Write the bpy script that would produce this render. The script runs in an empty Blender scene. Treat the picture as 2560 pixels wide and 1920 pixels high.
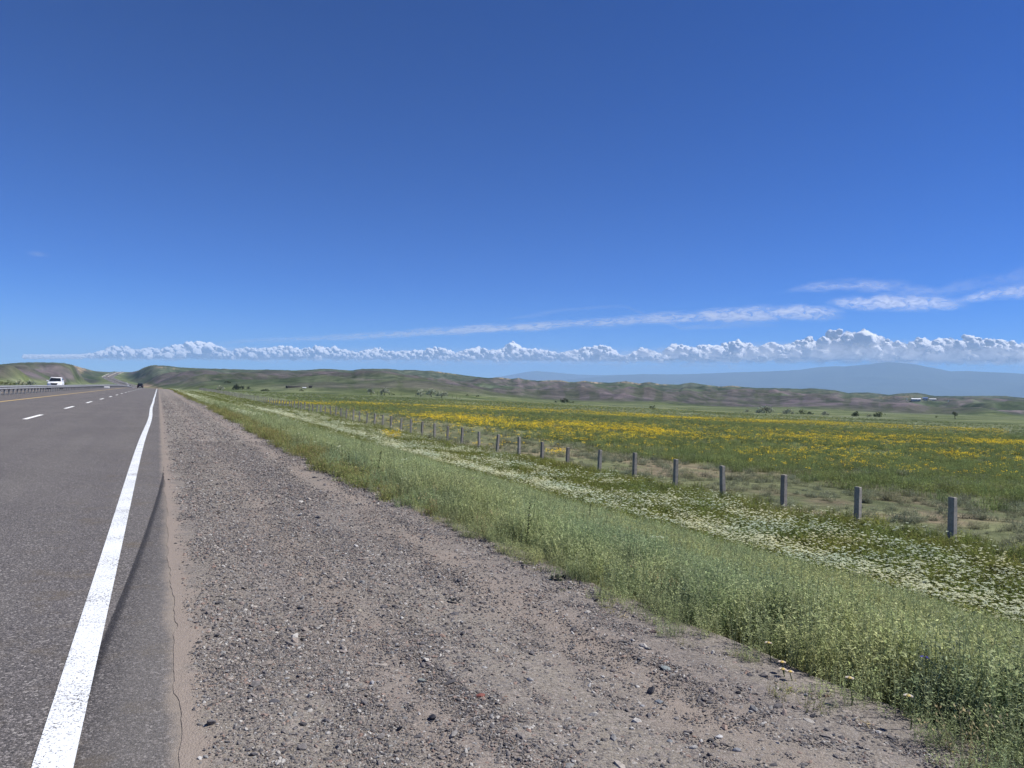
import bpy, bmesh, math, random
import numpy as np
from mathutils import Vector, Matrix
R = math.radians
random.seed(7); rng = np.random.default_rng(11)
SC = bpy.context.scene
COL = SC.collection

# ------------------------------------------------------------------ camera
# world: x = right of the road edge, y = along the road, z = up (0 = edge of the asphalt)
CAMH = 1.4
FPX = 1830.0                                     # focal length in pixels of the 2560 px wide photograph
YAW, PITCH, ROLL = R(25.78), R(0.676), R(1.4)
fwd = Vector((math.sin(YAW)*math.cos(PITCH), math.cos(YAW)*math.cos(PITCH), math.sin(PITCH)))
rgt0 = Vector((math.cos(YAW), -math.sin(YAW), 0))
up0 = rgt0.cross(fwd)
rgt = rgt0*math.cos(ROLL) + up0*math.sin(ROLL)
upv = up0*math.cos(ROLL) - rgt0*math.sin(ROLL)
cd = bpy.data.cameras.new('camera'); cam = bpy.data.objects.new('camera', cd); COL.objects.link(cam)
cam.matrix_world = Matrix((( rgt.x, upv.x, -fwd.x, 0), (rgt.y, upv.y, -fwd.y, 0), (rgt.z, upv.z, -fwd.z, CAMH), (0,0,0,1)))
cd.sensor_width = 36; cd.sensor_fit = 'HORIZONTAL'; cd.lens = 36*FPX/2560
cd.clip_start = 0.05; cd.clip_end = 600000
SC.camera = cam

# ------------------------------------------------------------------ sky, sun, exposure
SUN_EL, SUN_AZ = R(52), R(25.8+86)               # azimuth from +y towards +x
W = bpy.data.worlds.new('World'); SC.world = W; W.use_nodes = True
wt = W.node_tree; wt.nodes.clear()
wo = wt.nodes.new('ShaderNodeOutputWorld'); bg = wt.nodes.new('ShaderNodeBackground')
sky = wt.nodes.new('ShaderNodeTexSky'); sky.sky_type = 'NISHITA'; sky.sun_disc = False
sky.sun_elevation = SUN_EL; sky.sun_rotation = SUN_AZ
sky.altitude = 900; sky.air_density = 0.6; sky.dust_density = 0.0; sky.ozone_density = 6.0
hs = wt.nodes.new('ShaderNodeHueSaturation'); hs.inputs['Saturation'].default_value = 1.37; hs.inputs['Hue'].default_value = .504
wt.links.new(sky.outputs[0], hs.inputs['Color']); gm = wt.nodes.new('ShaderNodeGamma'); gm.inputs['Gamma'].default_value = 1.29; wt.links.new(hs.outputs[0], gm.inputs['Color']); wt.links.new(gm.outputs[0], bg.inputs['Color'])
bg.inputs['Strength'].default_value = 0.051
wt.links.new(bg.outputs[0], wo.inputs['Surface'])
sl = bpy.data.lights.new('sun', 'SUN'); sl.energy = 4.1; sl.angle = R(0.53); sl.color = (1, .955, .89)
so = bpy.data.objects.new('sun', sl); COL.objects.link(so)
sdir = Vector((math.sin(SUN_AZ)*math.cos(SUN_EL), math.cos(SUN_AZ)*math.cos(SUN_EL), math.sin(SUN_EL)))
so.rotation_euler = sdir.to_track_quat('Z', 'Y').to_euler(); so.location = sdir*200
SC.view_settings.view_transform = 'Standard'; SC.view_settings.look = 'None'
SC.view_settings.exposure = 0.75; SC.view_settings.gamma = 1.0; SC.view_settings.use_curve_mapping = False
cy = SC.cycles
cy.use_denoising = True; cy.denoiser = 'OPENIMAGEDENOISE'; cy.denoising_input_passes = 'RGB_ALBEDO_NORMAL'; cy.denoising_prefilter = 'ACCURATE'; cy.max_bounces = 5; cy.diffuse_bounces = 3; cy.glossy_bounces = 2; cy.transmission_bounces = 2
cy.transparent_max_bounces = 20; cy.volume_bounces = 1; cy.caustics_reflective = False; cy.caustics_refractive = False
HAZE_DENSITY, HAZE_COLOR = 5.6e-5, (.43, .67, 1.0)

# ------------------------------------------------------------------ helpers
def px_dir(px, py):
    "direction(s) of photograph pixel(s) in world space"
    a = (np.asarray(px, float)-1280)/FPX; b = -(np.asarray(py, float)-960)/FPX
    return np.stack([fwd[i]+a*rgt[i]+b*upv[i] for i in range(3)], -1)
def project(x, y, z):
    q = [x*v[0]+y*v[1]+(z-CAMH)*v[2] for v in (fwd, rgt, upv)]
    d = np.maximum(q[0], 1e-3)
    return 1280+FPX*q[1]/d, 960-FPX*q[2]/d, q[0]
def hor(px): return 960+(np.asarray(px, float)-396)*math.tan(ROLL)
def sm(a, b, x):
    t = np.clip((x-a)/(b-a), 0, 1); return t*t*(3-2*t)
def hash2(ix, iy, s):
    v = np.sin(ix*127.1+iy*311.7+s*74.7)*43758.5453
    return v-np.floor(v)
def vnoise(x, y, s=0):
    ix, iy = np.floor(x), np.floor(y); fx, fy = x-ix, y-iy
    fx = fx*fx*fx*(fx*(fx*6-15)+10); fy = fy*fy*fy*(fy*(fy*6-15)+10)
    a, b = hash2(ix, iy, s), hash2(ix+1, iy, s); c, d = hash2(ix, iy+1, s), hash2(ix+1, iy+1, s)
    return a+(b-a)*fx+(c-a)*fy+(a-b-c+d)*fx*fy
def fbm(x, y, s=0, o=4, g=.5):
    t, amp, tot = 0, 1, 0
    for k in range(o):
        t = t+amp*vnoise(x*2**k+17.3*k, y*2**k-9.1*k, s+k); tot += amp; amp *= g
    return t/tot
def ridged(x, y, s=0, o=4):
    t, amp, tot = 0, 1, 0
    for k in range(o):
        n = 1-np.abs(2*vnoise(x*2**k+13.7*k, y*2**k+5.3*k, s+k)-1)
        t = t+amp*n*n; tot += amp; amp *= .5
    return t/tot
def tag(o, label=None, cat=None, group=None, kind=None):
    if label: o['label'] = label
    if cat: o['category'] = cat
    if group: o['group'] = group
    if kind: o['kind'] = kind
    return o
def link(name, me, parent=None):
    o = bpy.data.objects.new(name, me); COL.objects.link(o)
    if parent: o.parent = parent
    return o
def empty(name, loc=(0,0,0), rz=0):
    o = bpy.data.objects.new(name, None); COL.objects.link(o); o.location = loc; o.rotation_euler.z = rz; o.empty_display_size = .2
    return o
def mesh_np(name, V, F, mat=None, smooth=False):
    "mesh from an (n,3) array and an (m,k) index array (or list of faces)"
    me = bpy.data.meshes.new(name)
    if isinstance(F, np.ndarray):
        m, k = F.shape
        me.vertices.add(len(V)); me.vertices.foreach_set('co', np.ascontiguousarray(V, dtype=np.float32).ravel())
        me.loops.add(m*k); me.loops.foreach_set('vertex_index', np.ascontiguousarray(F, dtype=np.int32).ravel())
        me.polygons.add(m); me.polygons.foreach_set('loop_start', np.arange(0, m*k, k, dtype=np.int32))
        me.update(calc_edges=True)
    else:
        me.from_pydata([tuple(v) for v in V], [], F); me.update()
    me.polygons.foreach_set('use_smooth', np.full(len(me.polygons), smooth))
    if mat: me.materials.append(mat)
    return me
def attr_col(me, name, rgb):
    a = me.attributes.new(name, 'FLOAT_COLOR', 'POINT')
    c = np.ones((len(me.vertices), 4), np.float32); c[:, :3] = rgb; a.data.foreach_set('color', c.ravel())
def attr_f(me, name, v):
    a = me.attributes.new(name, 'FLOAT', 'POINT'); a.data.foreach_set('value', np.ascontiguousarray(v, dtype=np.float32))
def grid_faces(nr, nc):
    i = np.arange(nr-1)[:, None]*nc+np.arange(nc-1)[None, :]
    return np.stack([i, i+1, i+nc+1, i+nc], -1).reshape(-1, 4)
def s2l(r, g, b):
    f = lambda c: c/255/12.92 if c <= 10.3 else ((c/255+.055)/1.055)**2.4
    return (f(r), f(g), f(b))
class MB:
    "collects simple shapes into ONE mesh"
    def __init__(s): s.v, s.f = [], []
    def add(s, vs, fs):
        n = len(s.v); s.v += [tuple(v) for v in vs]; s.f += [tuple(i+n for i in f) for f in fs]
    def box(s, x0, x1, y0, y1, z0, z1, bev=0):
        if bev <= 0:
            s.add([(x,y,z) for z in (z0,z1) for y in (y0,y1) for x in (x0,x1)], [(0,2,3,1),(4,5,7,6),(0,1,5,4),(2,6,7,3),(0,4,6,2),(1,3,7,5)])
        else:
            bm = bmesh.new(); bmesh.ops.create_cube(bm, size=1)
            for v in bm.verts: v.co = ((x0+x1)/2+v.co.x*(x1-x0), (y0+y1)/2+v.co.y*(y1-y0), (z0+z1)/2+v.co.z*(z1-z0))
            bmesh.ops.bevel(bm, geom=bm.edges[:], offset=bev, segments=2, affect='EDGES', profile=.6)
            s.bm(bm)
    def bm(s, bm):
        bm.verts.index_update(); s.add([v.co[:] for v in bm.verts], [[v.index for v in f.verts] for f in bm.faces]); bm.free()
    def tube(s, pts, rad, n=6, cap=True):
        pts = [Vector(p) for p in pts]; rads = rad if isinstance(rad, (list, tuple)) else [rad]*len(pts)
        rings = []
        for i, p in enumerate(pts):
            t = (pts[min(i+1, len(pts)-1)]-pts[max(i-1, 0)]).normalized()
            a = t.cross(Vector((0, 0, 1)) if abs(t.z) < .9 else Vector((1, 0, 0))).normalized(); b = t.cross(a)
            rings.append([p+(a*math.cos(2*math.pi*k/n)+b*math.sin(2*math.pi*k/n))*rads[i] for k in range(n)])
        vs = [v for r in rings for v in r]; fs = []
        for i in range(len(pts)-1):
            for k in range(n): fs.append((i*n+k, i*n+(k+1)%n, (i+1)*n+(k+1)%n, (i+1)*n+k))
        if cap: fs += [tuple(range(n-1, -1, -1)), tuple((len(pts)-1)*n+k for k in range(n))]
        s.add(vs, fs)
    def mesh(s, name, mat, smooth=False): return mesh_np(name, s.v, s.f, mat, smooth)
    def build(s, name, mat, parent=None, smooth=False): return link(name, s.mesh(name, mat, smooth), parent)

# ------------------------------------------------------------------ node DSL
class N:
    def __init__(s, name):
        s.m = bpy.data.materials.new(name); s.m.use_nodes = True; s.t = s.m.node_tree; s.t.nodes.clear()
        s.out = s.t.nodes.new('ShaderNodeOutputMaterial'); s._pos = None
    def n(s, ty, **kw):
        o = s.t.nodes.new(ty)
        for k, v in kw.items(): setattr(o, k, v)
        return o
    def set(s, sock, v):
        if isinstance(v, bpy.types.NodeSocket): s.t.links.new(v, sock)
        elif v is not None:
            if sock.type == 'RGBA' and len(v) == 3: v = (*v, 1)
            sock.default_value = v
    def pos(s):
        if s._pos is None: s._pos = s.n('ShaderNodeNewGeometry').outputs['Position']
        return s._pos
    def math(s, op, a, b=None, c=None, clamp=False):
        o = s.n('ShaderNodeMath', operation=op, use_clamp=clamp); s.set(o.inputs[0], a)
        if b is not None: s.set(o.inputs[1], b)
        if c is not None: s.set(o.inputs[2], c)
        return o.outputs[0]
    def ramp(s, v, a, b, lo=0., hi=1., smooth=True):
        o = s.n('ShaderNodeMapRange', interpolation_type='SMOOTHSTEP' if smooth else 'LINEAR')
        s.set(o.inputs['Value'], v); s.set(o.inputs['From Min'], a); s.set(o.inputs['From Max'], b); s.set(o.inputs['To Min'], lo); s.set(o.inputs['To Max'], hi)
        return o.outputs[0]
    def xyz(s, v=None):
        o = s.n('ShaderNodeSeparateXYZ'); s.set(o.inputs[0], v or s.pos()); return o.outputs
    def scaled(s, v, sc):
        o = s.n('ShaderNodeVectorMath', operation='MULTIPLY'); s.set(o.inputs[0], v); o.inputs[1].default_value = sc; return o.outputs[0]
    def noise(s, scale, detail=3, rough=.55, vec=None, dist=0):
        o = s.n('ShaderNodeTexNoise'); s.set(o.inputs['Vector'], vec or s.pos()); o.inputs['Scale'].default_value = scale
        o.inputs['Detail'].default_value = detail; o.inputs['Roughness'].default_value = rough; o.inputs['Distortion'].default_value = dist
        return o.outputs['Fac']
    def voro(s, scale, vec=None, feature='F1', rnd=1):
        o = s.n('ShaderNodeTexVoronoi', feature=feature); s.set(o.inputs['Vector'], vec or s.pos()); o.inputs['Scale'].default_value = scale
        o.inputs['Randomness'].default_value = rnd; return o
    def mix(s, f, a, b, blend='MIX'):
        o = s.n('ShaderNodeMix', data_type='RGBA', blend_type=blend); s.set(o.inputs[0], f); s.set(o.inputs[6], a); s.set(o.inputs[7], b); return o.outputs[2]
    def attr(s, name):
        return s.n('ShaderNodeAttribute', attribute_name=name).outputs
    def bump(s, h, strength=.5, dist=.01):
        o = s.n('ShaderNodeBump'); s.set(o.inputs['Height'], h); o.inputs['Strength'].default_value = strength; o.inputs['Distance'].default_value = dist
        return o.outputs[0]
    def bsdf(s, col, rough=.8, spec=.3, metal=0, normal=None):
        o = s.n('ShaderNodeBsdfPrincipled'); s.set(o.inputs['Base Color'], col); s.set(o.inputs['Roughness'], rough)
        o.inputs['Specular IOR Level'].default_value = spec; o.inputs['Metallic'].default_value = metal
        if normal: s.set(o.inputs['Normal'], normal)
        return o.outputs[0]
    def mixsh(s, f, a, b):
        o = s.n('ShaderNodeMixShader'); s.set(o.inputs[0], f); s.set(o.inputs[1], a); s.set(o.inputs[2], b); return o.outputs[0]
    def done(s, sh): s.t.links.new(sh, s.out.inputs['Surface']); return s.m
def plain(name, col, rough=.6, spec=.4, metal=0, var=.12, scale=8):
    n = N(name); c = n.mix(n.ramp(n.noise(scale, 4), .3, .7), [x*(1-var) for x in col], [min(1, x*(1+var)) for x in col])
    return n.done(n.bsdf(c, rough, spec, metal))

# ------------------------------------------------------------------ terrain functions
_yk = np.array([-400, 0, 200, 245, 285, 350, 430, 520, 620, 760, 900, 1127, 1417, 1709, 1884, 2107, 2329, 2548, 2900, 3600, 9e4])
_zk = np.array([0, 0, 0, -.07, -.25, -.8, -1.85, -3.2, -4.3, -4.8, -4.5, -2.75, 1.9, 8.9, 13.9, 21.2, 30, 36.2, 36, 20, 10])
_yd = np.arange(-400, 4000, 2.); _zd = np.interp(_yd, _yk, _zk)
_k = np.hanning(25); _k /= _k.sum(); _zs = np.convolve(np.pad(_zd, 12, mode='edge'), _k, 'valid')
_xk = np.array([0, 0, -6, -21, -48, -76, -93, -96, -94, -89, -80])
_xy = np.array([-400, 520, 800, 1127, 1417, 1709, 1884, 2107, 2329, 2548, 2900])
_xd = np.interp(_yd, _xy, _xk); _k2 = np.hanning(81); _k2 /= _k2.sum(); _xs = np.convolve(np.pad(_xd, 40, mode='edge'), _k2, 'valid')
def road_z(y): return np.interp(y, _yd, _zs)
def road_x(y): return np.interp(y, _yd, _xs)
ASPH_R, ASPH_L, RAIL_X = .18, -22.4, -11.0
def road_surf(xs, y):
    "height of the asphalt at lateral position xs (measured in the road's own frame)"
    return road_z(y)+.02*np.clip(np.minimum(ASPH_R-xs, xs-ASPH_L), 0, 20)

_paz = np.array([-180, -60, -8, -2, 2, 10, 19, 32, 45, 57, 70, 180.])
_pr = np.log(np.array([25., 100, 450, 900]))
_pz = np.array([[-1.5,-.6,-.5,-1.2,-2.44,-2.44,-2.44,-2.44,-2.44,-2.44,-2.44,-1.5],
                [-1.5,-.4,-.3,-1.0,-2.1,-2.1,-2.35,-2.9,-3.4,-3.7,-3.7,-1.5],
                [-1,.2,.2,-1.0,-1.15,-2.0,-3.1,-5,-7.0,-7.8,-8,-1],
                [0,1.5,.5,-3.5,-3.5,-3,-4,-6,-8.2,-9.3,-9.5,0]])
def plain_z(x, y):
    az = np.degrees(np.arctan2(x, y)); lr = np.clip(np.log(np.maximum(np.hypot(x, y), 1)), _pr[0], _pr[-1])
    rows = [np.interp(az, _paz, r) for r in _pz]
    j = np.clip(np.searchsorted(_pr, lr, side='right')-1, 0, 2)
    t = (lr-_pr[j])/(_pr[j+1]-_pr[j]); t = t*t*(3-2*t)
    R_ = np.stack(rows, 0)
    z = np.take_along_axis(R_, j[None], 0)[0]*(1-t)+np.take_along_axis(R_, (j+1)[None], 0)[0]*t
    return z+.25*(fbm(x/37, y/37, 3, 2)-.5)*sm(24, 60, np.abs(x))

SKY = np.array([(0,911),(20,908),(50,906),(100,905),(150,906),(190,908),(220,911),(245,914),(265,916),(280,920),(292,924.5),(310,925),(330,923),(345,920),
 (360,916),(380,912),(395,912.5),(420,914),(440,917),(470,919),(500,920.5),(560,922),(620,924),(680,924),(740,926),(780,924),(810,921.5),(850,924),(880,926),
 (900,922.5),(940,921.5),(972,922),(1001,925),(1034,924.5),(1059,927),(1081,927),(1103,929.6),(1153,937),(1189,941.5),(1218,945),(1247,943),(1276,947),(1298,945),
 (1316,949),(1345,952),(1370,950.5),(1399,950),(1424,955),(1435,955),(1464,951.6),(1486,955),(1522,956.7),(1565,953),(1598,958.5),(1623,955),(1652,960),(1696,961.4),
 (1727,956),(1750,960),(1774,963),(1797,966),(1832,964),(1855,967),(1894,970),(1941,970),(2003,972),(2026,970.5),(2062,973),(2089,976),(2120,982),(2167,981),
 (2225,987),(2252,983),(2295,982),(2338,990),(2419,990),(2478,989),(2517,990),(2560,995),(2700,996),(2900,1002)], float)
def azel(px, py):
    d = px_dir(px, py); return np.degrees(np.arctan2(d[..., 0], d[..., 1])), d[..., 2]/np.hypot(d[..., 0], d[..., 1])
_saz, _sel = azel(SKY[:, 0], SKY[:, 1])
_saz = np.concatenate([[-180, -70, -30], _saz, [85, 120, 180]]); _sel = np.concatenate([[.012, .015, .022], _sel, [.012, .012, .012]])
_r0a = [-180, -40, -12, -9, -6, -4, -3, -2, -1.2, 0, 3, 10, 19, 32, 45, 57, 70, 180]
_r0r = [600, 500, 420, 520, 800, 1300, 1650, 1850, 1250, 800, 600, 500, 490, 560, 690, 800, 850, 700]
_rca = [-180, -40, -12, -9, -6, -4, -3, -2.1, -1.2, 0, 5, 20, 40, 64, 180]
_rcr = [2200, 1700, 1400, 1450, 1700, 2100, 2350, 3000, 2200, 1900, 2000, 2250, 2400, 2600, 2600]
def hill(x, y, pz):
    "natural hill height and (t, crest radius) at world points"
    az = np.degrees(np.arctan2(x, y)); r = np.hypot(x, y)
    el = np.interp(az, _saz, _sel)+.0007*(fbm(az*4, az*0+3, 5, 3)-.5)
    r0, rc = np.interp(az, _r0a, _r0r), np.interp(az, _rca, _rcr)
    wx = x+90*(fbm(x/300, y/300, 21, 3)-.5); wy = y+90*(fbm(x/300, y/300, 31, 3)-.5)
    r0 = r0*(1+.22*(fbm(wx/170, wy/170, 8, 2)-.5))
    t = np.clip((r-r0)/(rc-r0), 0, 1)
    zc = CAMH+rc*el
    dz = zc-pz
    h = pz+dz*t**1.55
    w = np.minimum(t*5, 1)*(1-sm(.72, 1, t))
    h = h+w*(dz*.75*(ridged(wx/520, wy/520, 41, 3)-.42)+24*(ridged((.80*wx+.60*wy)/380+4, (-.60*wx+.80*wy)/190, 51, 3)-.4)+8*(ridged((.95*wx-.31*wy)/150, (.31*wx+.95*wy)/80, 53, 3)-.4))
    lim = CAMH+r*(el-.0016)
    h = np.where(t < .985, lim-np.logaddexp(0, (lim-h)/1.2)*1.2, h)       # nothing stands above the crest line
    h = np.maximum(h, pz-.2+.6*t)
    g = np.clip(r-rc, 0, None)
    h = np.where(r > rc, np.maximum(zc-g*.14-10*(1-np.exp(-g/120)), pz), h)
    return h, t
def terrain(x, y):
    pz = plain_z(x, y); h, t = hill(x, y, pz)
    nat = np.where(t > 0, h, pz)
    xs = x-road_x(y)
    d = np.where(xs > 0, xs-2.9, -23.4-xs)                                   # distance outside the roadbed
    bl = np.where(y < 420, np.where(xs > 0, 11.5, 22), 11.5+np.clip(y-420, 0, 900)*.07)
    k = np.clip(d/bl, 0, 1); k = k*k*(3-2*k)*.55+.45*(1-(1-k)**2)
    edge = road_z(y)-.03-.028*np.clip(np.where(xs > 0, xs, -22.4-xs), 0, 2.9)
    inside = d <= 0
    z = np.where(inside, edge, edge*(1-k)+nat*k)
    z = np.where((y > 3300), nat, z)
    return z, t*np.where(inside, 0, k), pz
def G(x, y):
    x = np.atleast_1d(np.asarray(x, float)); y = np.atleast_1d(np.asarray(y, float)); x, y = np.broadcast_arrays(x, y)
    return terrain(x, y)[0]
def at(px, Z):
    "ground point seen in photograph column px at depth Z"
    d = px_dir(px, hor(px)); p = d*Z; return float(p[0]), float(p[1]), float(G(p[0], p[1])[0])

# ------------------------------------------------------------------ materials of the setting
def mat_asphalt():
    n = N('asphalt'); x, y, z = n.xyz()
    c = n.mix(n.ramp(n.noise(.35, 4), .3, .7), (.098, .092, .086), (.128, .120, .113))
    st = n.noise(1.0, 4, .6, n.scaled(n.pos(), (1.6, .06, 1)))
    c = n.mix(n.ramp(st, .35, .65, 0, .5), c, (.078, .072, .075))
    v = n.voro(150); r = n.xyz(v.outputs['Color'])
    c = n.mix(n.ramp(r[0], .55, .98, 0, .75), c, (.30, .275, .265))
    c = n.mix(n.ramp(r[1], .55, .95, 0, .75), c, (.028, .027, .028))
    v2 = n.voro(85); r2 = n.xyz(v2.outputs['Color'])
    c = n.mix(n.ramp(r2[2], .93, .98, 0, .75), c, (.34, .32, .30))
    c = n.mix(n.math('MULTIPLY', n.ramp(n.noise(2.2, 5, .7), .5, .72), n.ramp(x, -1.3, -.3, 0, .5)), c, (.13, .105, .07))   # dry dust beside the line
    # tyre mark curving off the carriageway
    xs = n.math('ADD', n.math('MULTIPLY_ADD', y, .0752, -.535), n.math('MULTIPLY', n.math('MULTIPLY', y, y), -.002))
    d = n.math('ADD', n.math('SUBTRACT', x, xs), n.math('MULTIPLY_ADD', n.noise(40, 5, .8), .036, -.018))
    m = n.math('MULTIPLY', n.ramp(d, -.005, .005), n.math('ADD', n.ramp(d, .022, .065, .74, 0), n.ramp(d, .05, .34, .26, 0)))
    m = n.math('MULTIPLY', m, n.ramp(y, 16.2, 14.8)); m = n.math('MULTIPLY', m, n.ramp(n.noise(150, 3, .7), .36, .58, .58, 1))
    m2 = n.math('MULTIPLY', n.math('MULTIPLY', n.ramp(d, .06, .2), n.ramp(y, 17, 13)), .35)
    c = n.mix(m2, c, (.15, .14, .13))
    dust = n.math('MULTIPLY', n.ramp(n.math('ADD', n.math('MULTIPLY_ADD', n.noise(9, 5, .75), .14, x), n.math('MULTIPLY', n.noise(1.3, 3), .12)), .17, .265), .92)
    c = n.mix(dust, c, (.255, .22, .185))
    c = n.mix(n.math('MULTIPLY', m, .96), c, (.014, .014, .017))
    h = n.math('ADD', n.math('MULTIPLY', v.outputs['Distance'], -1.0), n.math('MULTIPLY', n.noise(60, 3), .6))
    return n.done(n.bsdf(c, .88, .25, normal=n.bump(h, .55, .006)))
def mat_paint(name, col, wear):
    n = N(name); x, y, z = n.xyz()
    f = n.math('ADD', n.noise(110, 3, .7), n.math('MULTIPLY_ADD', n.noise(2.5, 3), .30, -.10))
    f = n.ramp(f, wear, wear+.07)
    c = n.mix(n.ramp(n.noise(5, 4), .3, .7), [k*.9 for k in col], col)
    c = n.mix(f, c, (.10, .095, .095))
    return n.done(n.bsdf(c, .7, .3, normal=n.bump(n.noise(120, 2), .3, .003)))
def mat_gravel():
    n = N('gravel_shoulder'); x, y, z = n.xyz()
    c = n.mix(n.ramp(n.noise(.9, 5, .6), .35, .65), (.180, .160, .134), (.228, .204, .170))
    c = n.mix(n.ramp(n.noise(1.0, 4, .6, n.scaled(n.pos(), (1.3, .12, 1))), .4, .66, 0, .6), c, (.165, .142, .135))
    v = n.voro(120); r = n.xyz(v.outputs['Color'])
    c = n.mix(n.ramp(r[0], .5, .95, 0, .55), c, (.34, .32, .29))
    c = n.mix(n.ramp(r[1], .6, .95, 0, .7), c, (.07, .065, .068))
    v2 = n.voro(45); r2 = n.xyz(v2.outputs['Color'])
    c = n.mix(n.ramp(r2[0], .72, .9, 0, .6), c, n.mix(r2[1], (.11, .105, .11), (.33, .29, .26)))
    dn = n.math('ADD', x, n.math('MULTIPLY_ADD', n.noise(3.1, 6, .7), -.75, .33))
    dust = n.ramp(dn, .12, .26, .75, 0)
    xt = n.math('ADD', x, n.math('MULTIPLY', n.noise(.7, 4), .5)); tk = lambda c0, w: n.ramp(n.math('ABSOLUTE', n.math('SUBTRACT', xt, c0)), .0, w, 1, 0)
    tr = n.math('MULTIPLY', n.math('MAXIMUM', tk(2.55, .45), n.math('MULTIPLY', tk(1.35, .35), .7)), n.ramp(n.noise(2.1, 4), .35, .6, .3, .95))
    c = n.mix(n.math('MAXIMUM', dust, n.math('MULTIPLY', tr, .75)), c, (.265, .222, .188))
    h = n.math('ADD', n.math('MULTIPLY', v.outputs['Distance'], -.8), n.math('MULTIPLY', n.noise(30, 5, .7), 1.2))
    return n.done(n.bsdf(c, .95, .15, normal=n.bump(h, .5, .010)))
def mat_terrain(name):
    n = N(name); a = n.attr('albedo')['Color']
    f = n.noise(1.7, 6, .7); f2 = n.noise(.028, 7, .72, None, .8)
    c = n.mix(n.ramp(f, .28, .72), n.mix(1, a, (.66, .68, .66), 'MULTIPLY'), n.mix(1, a, (1.28, 1.26, 1.24), 'MULTIPLY'))
    c = n.mix(n.ramp(f2, .34, .66), n.mix(1, c, (.60,.66,.64), 'MULTIPLY'), n.mix(1, c, (1.42, 1.36, 1.36), 'MULTIPLY'))
    return n.done(n.bsdf(c, 1, .05, normal=n.bump(n.noise(3, 5, .7), .6, .15)))
M_ASPH = mat_asphalt(); M_WHITE = mat_paint('white_road_paint', (.72, .75, .77), .595); M_YEL = mat_paint('yellow_road_paint', (.62, .44, .16), .70)
M_DASH = mat_paint('white_dash_paint', (.84, .84, .82), .76)
M_GRAV = mat_gravel(); M_GROUND = mat_terrain('steppe_ground'); M_HILL = mat_terrain('hill_ground')

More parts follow.
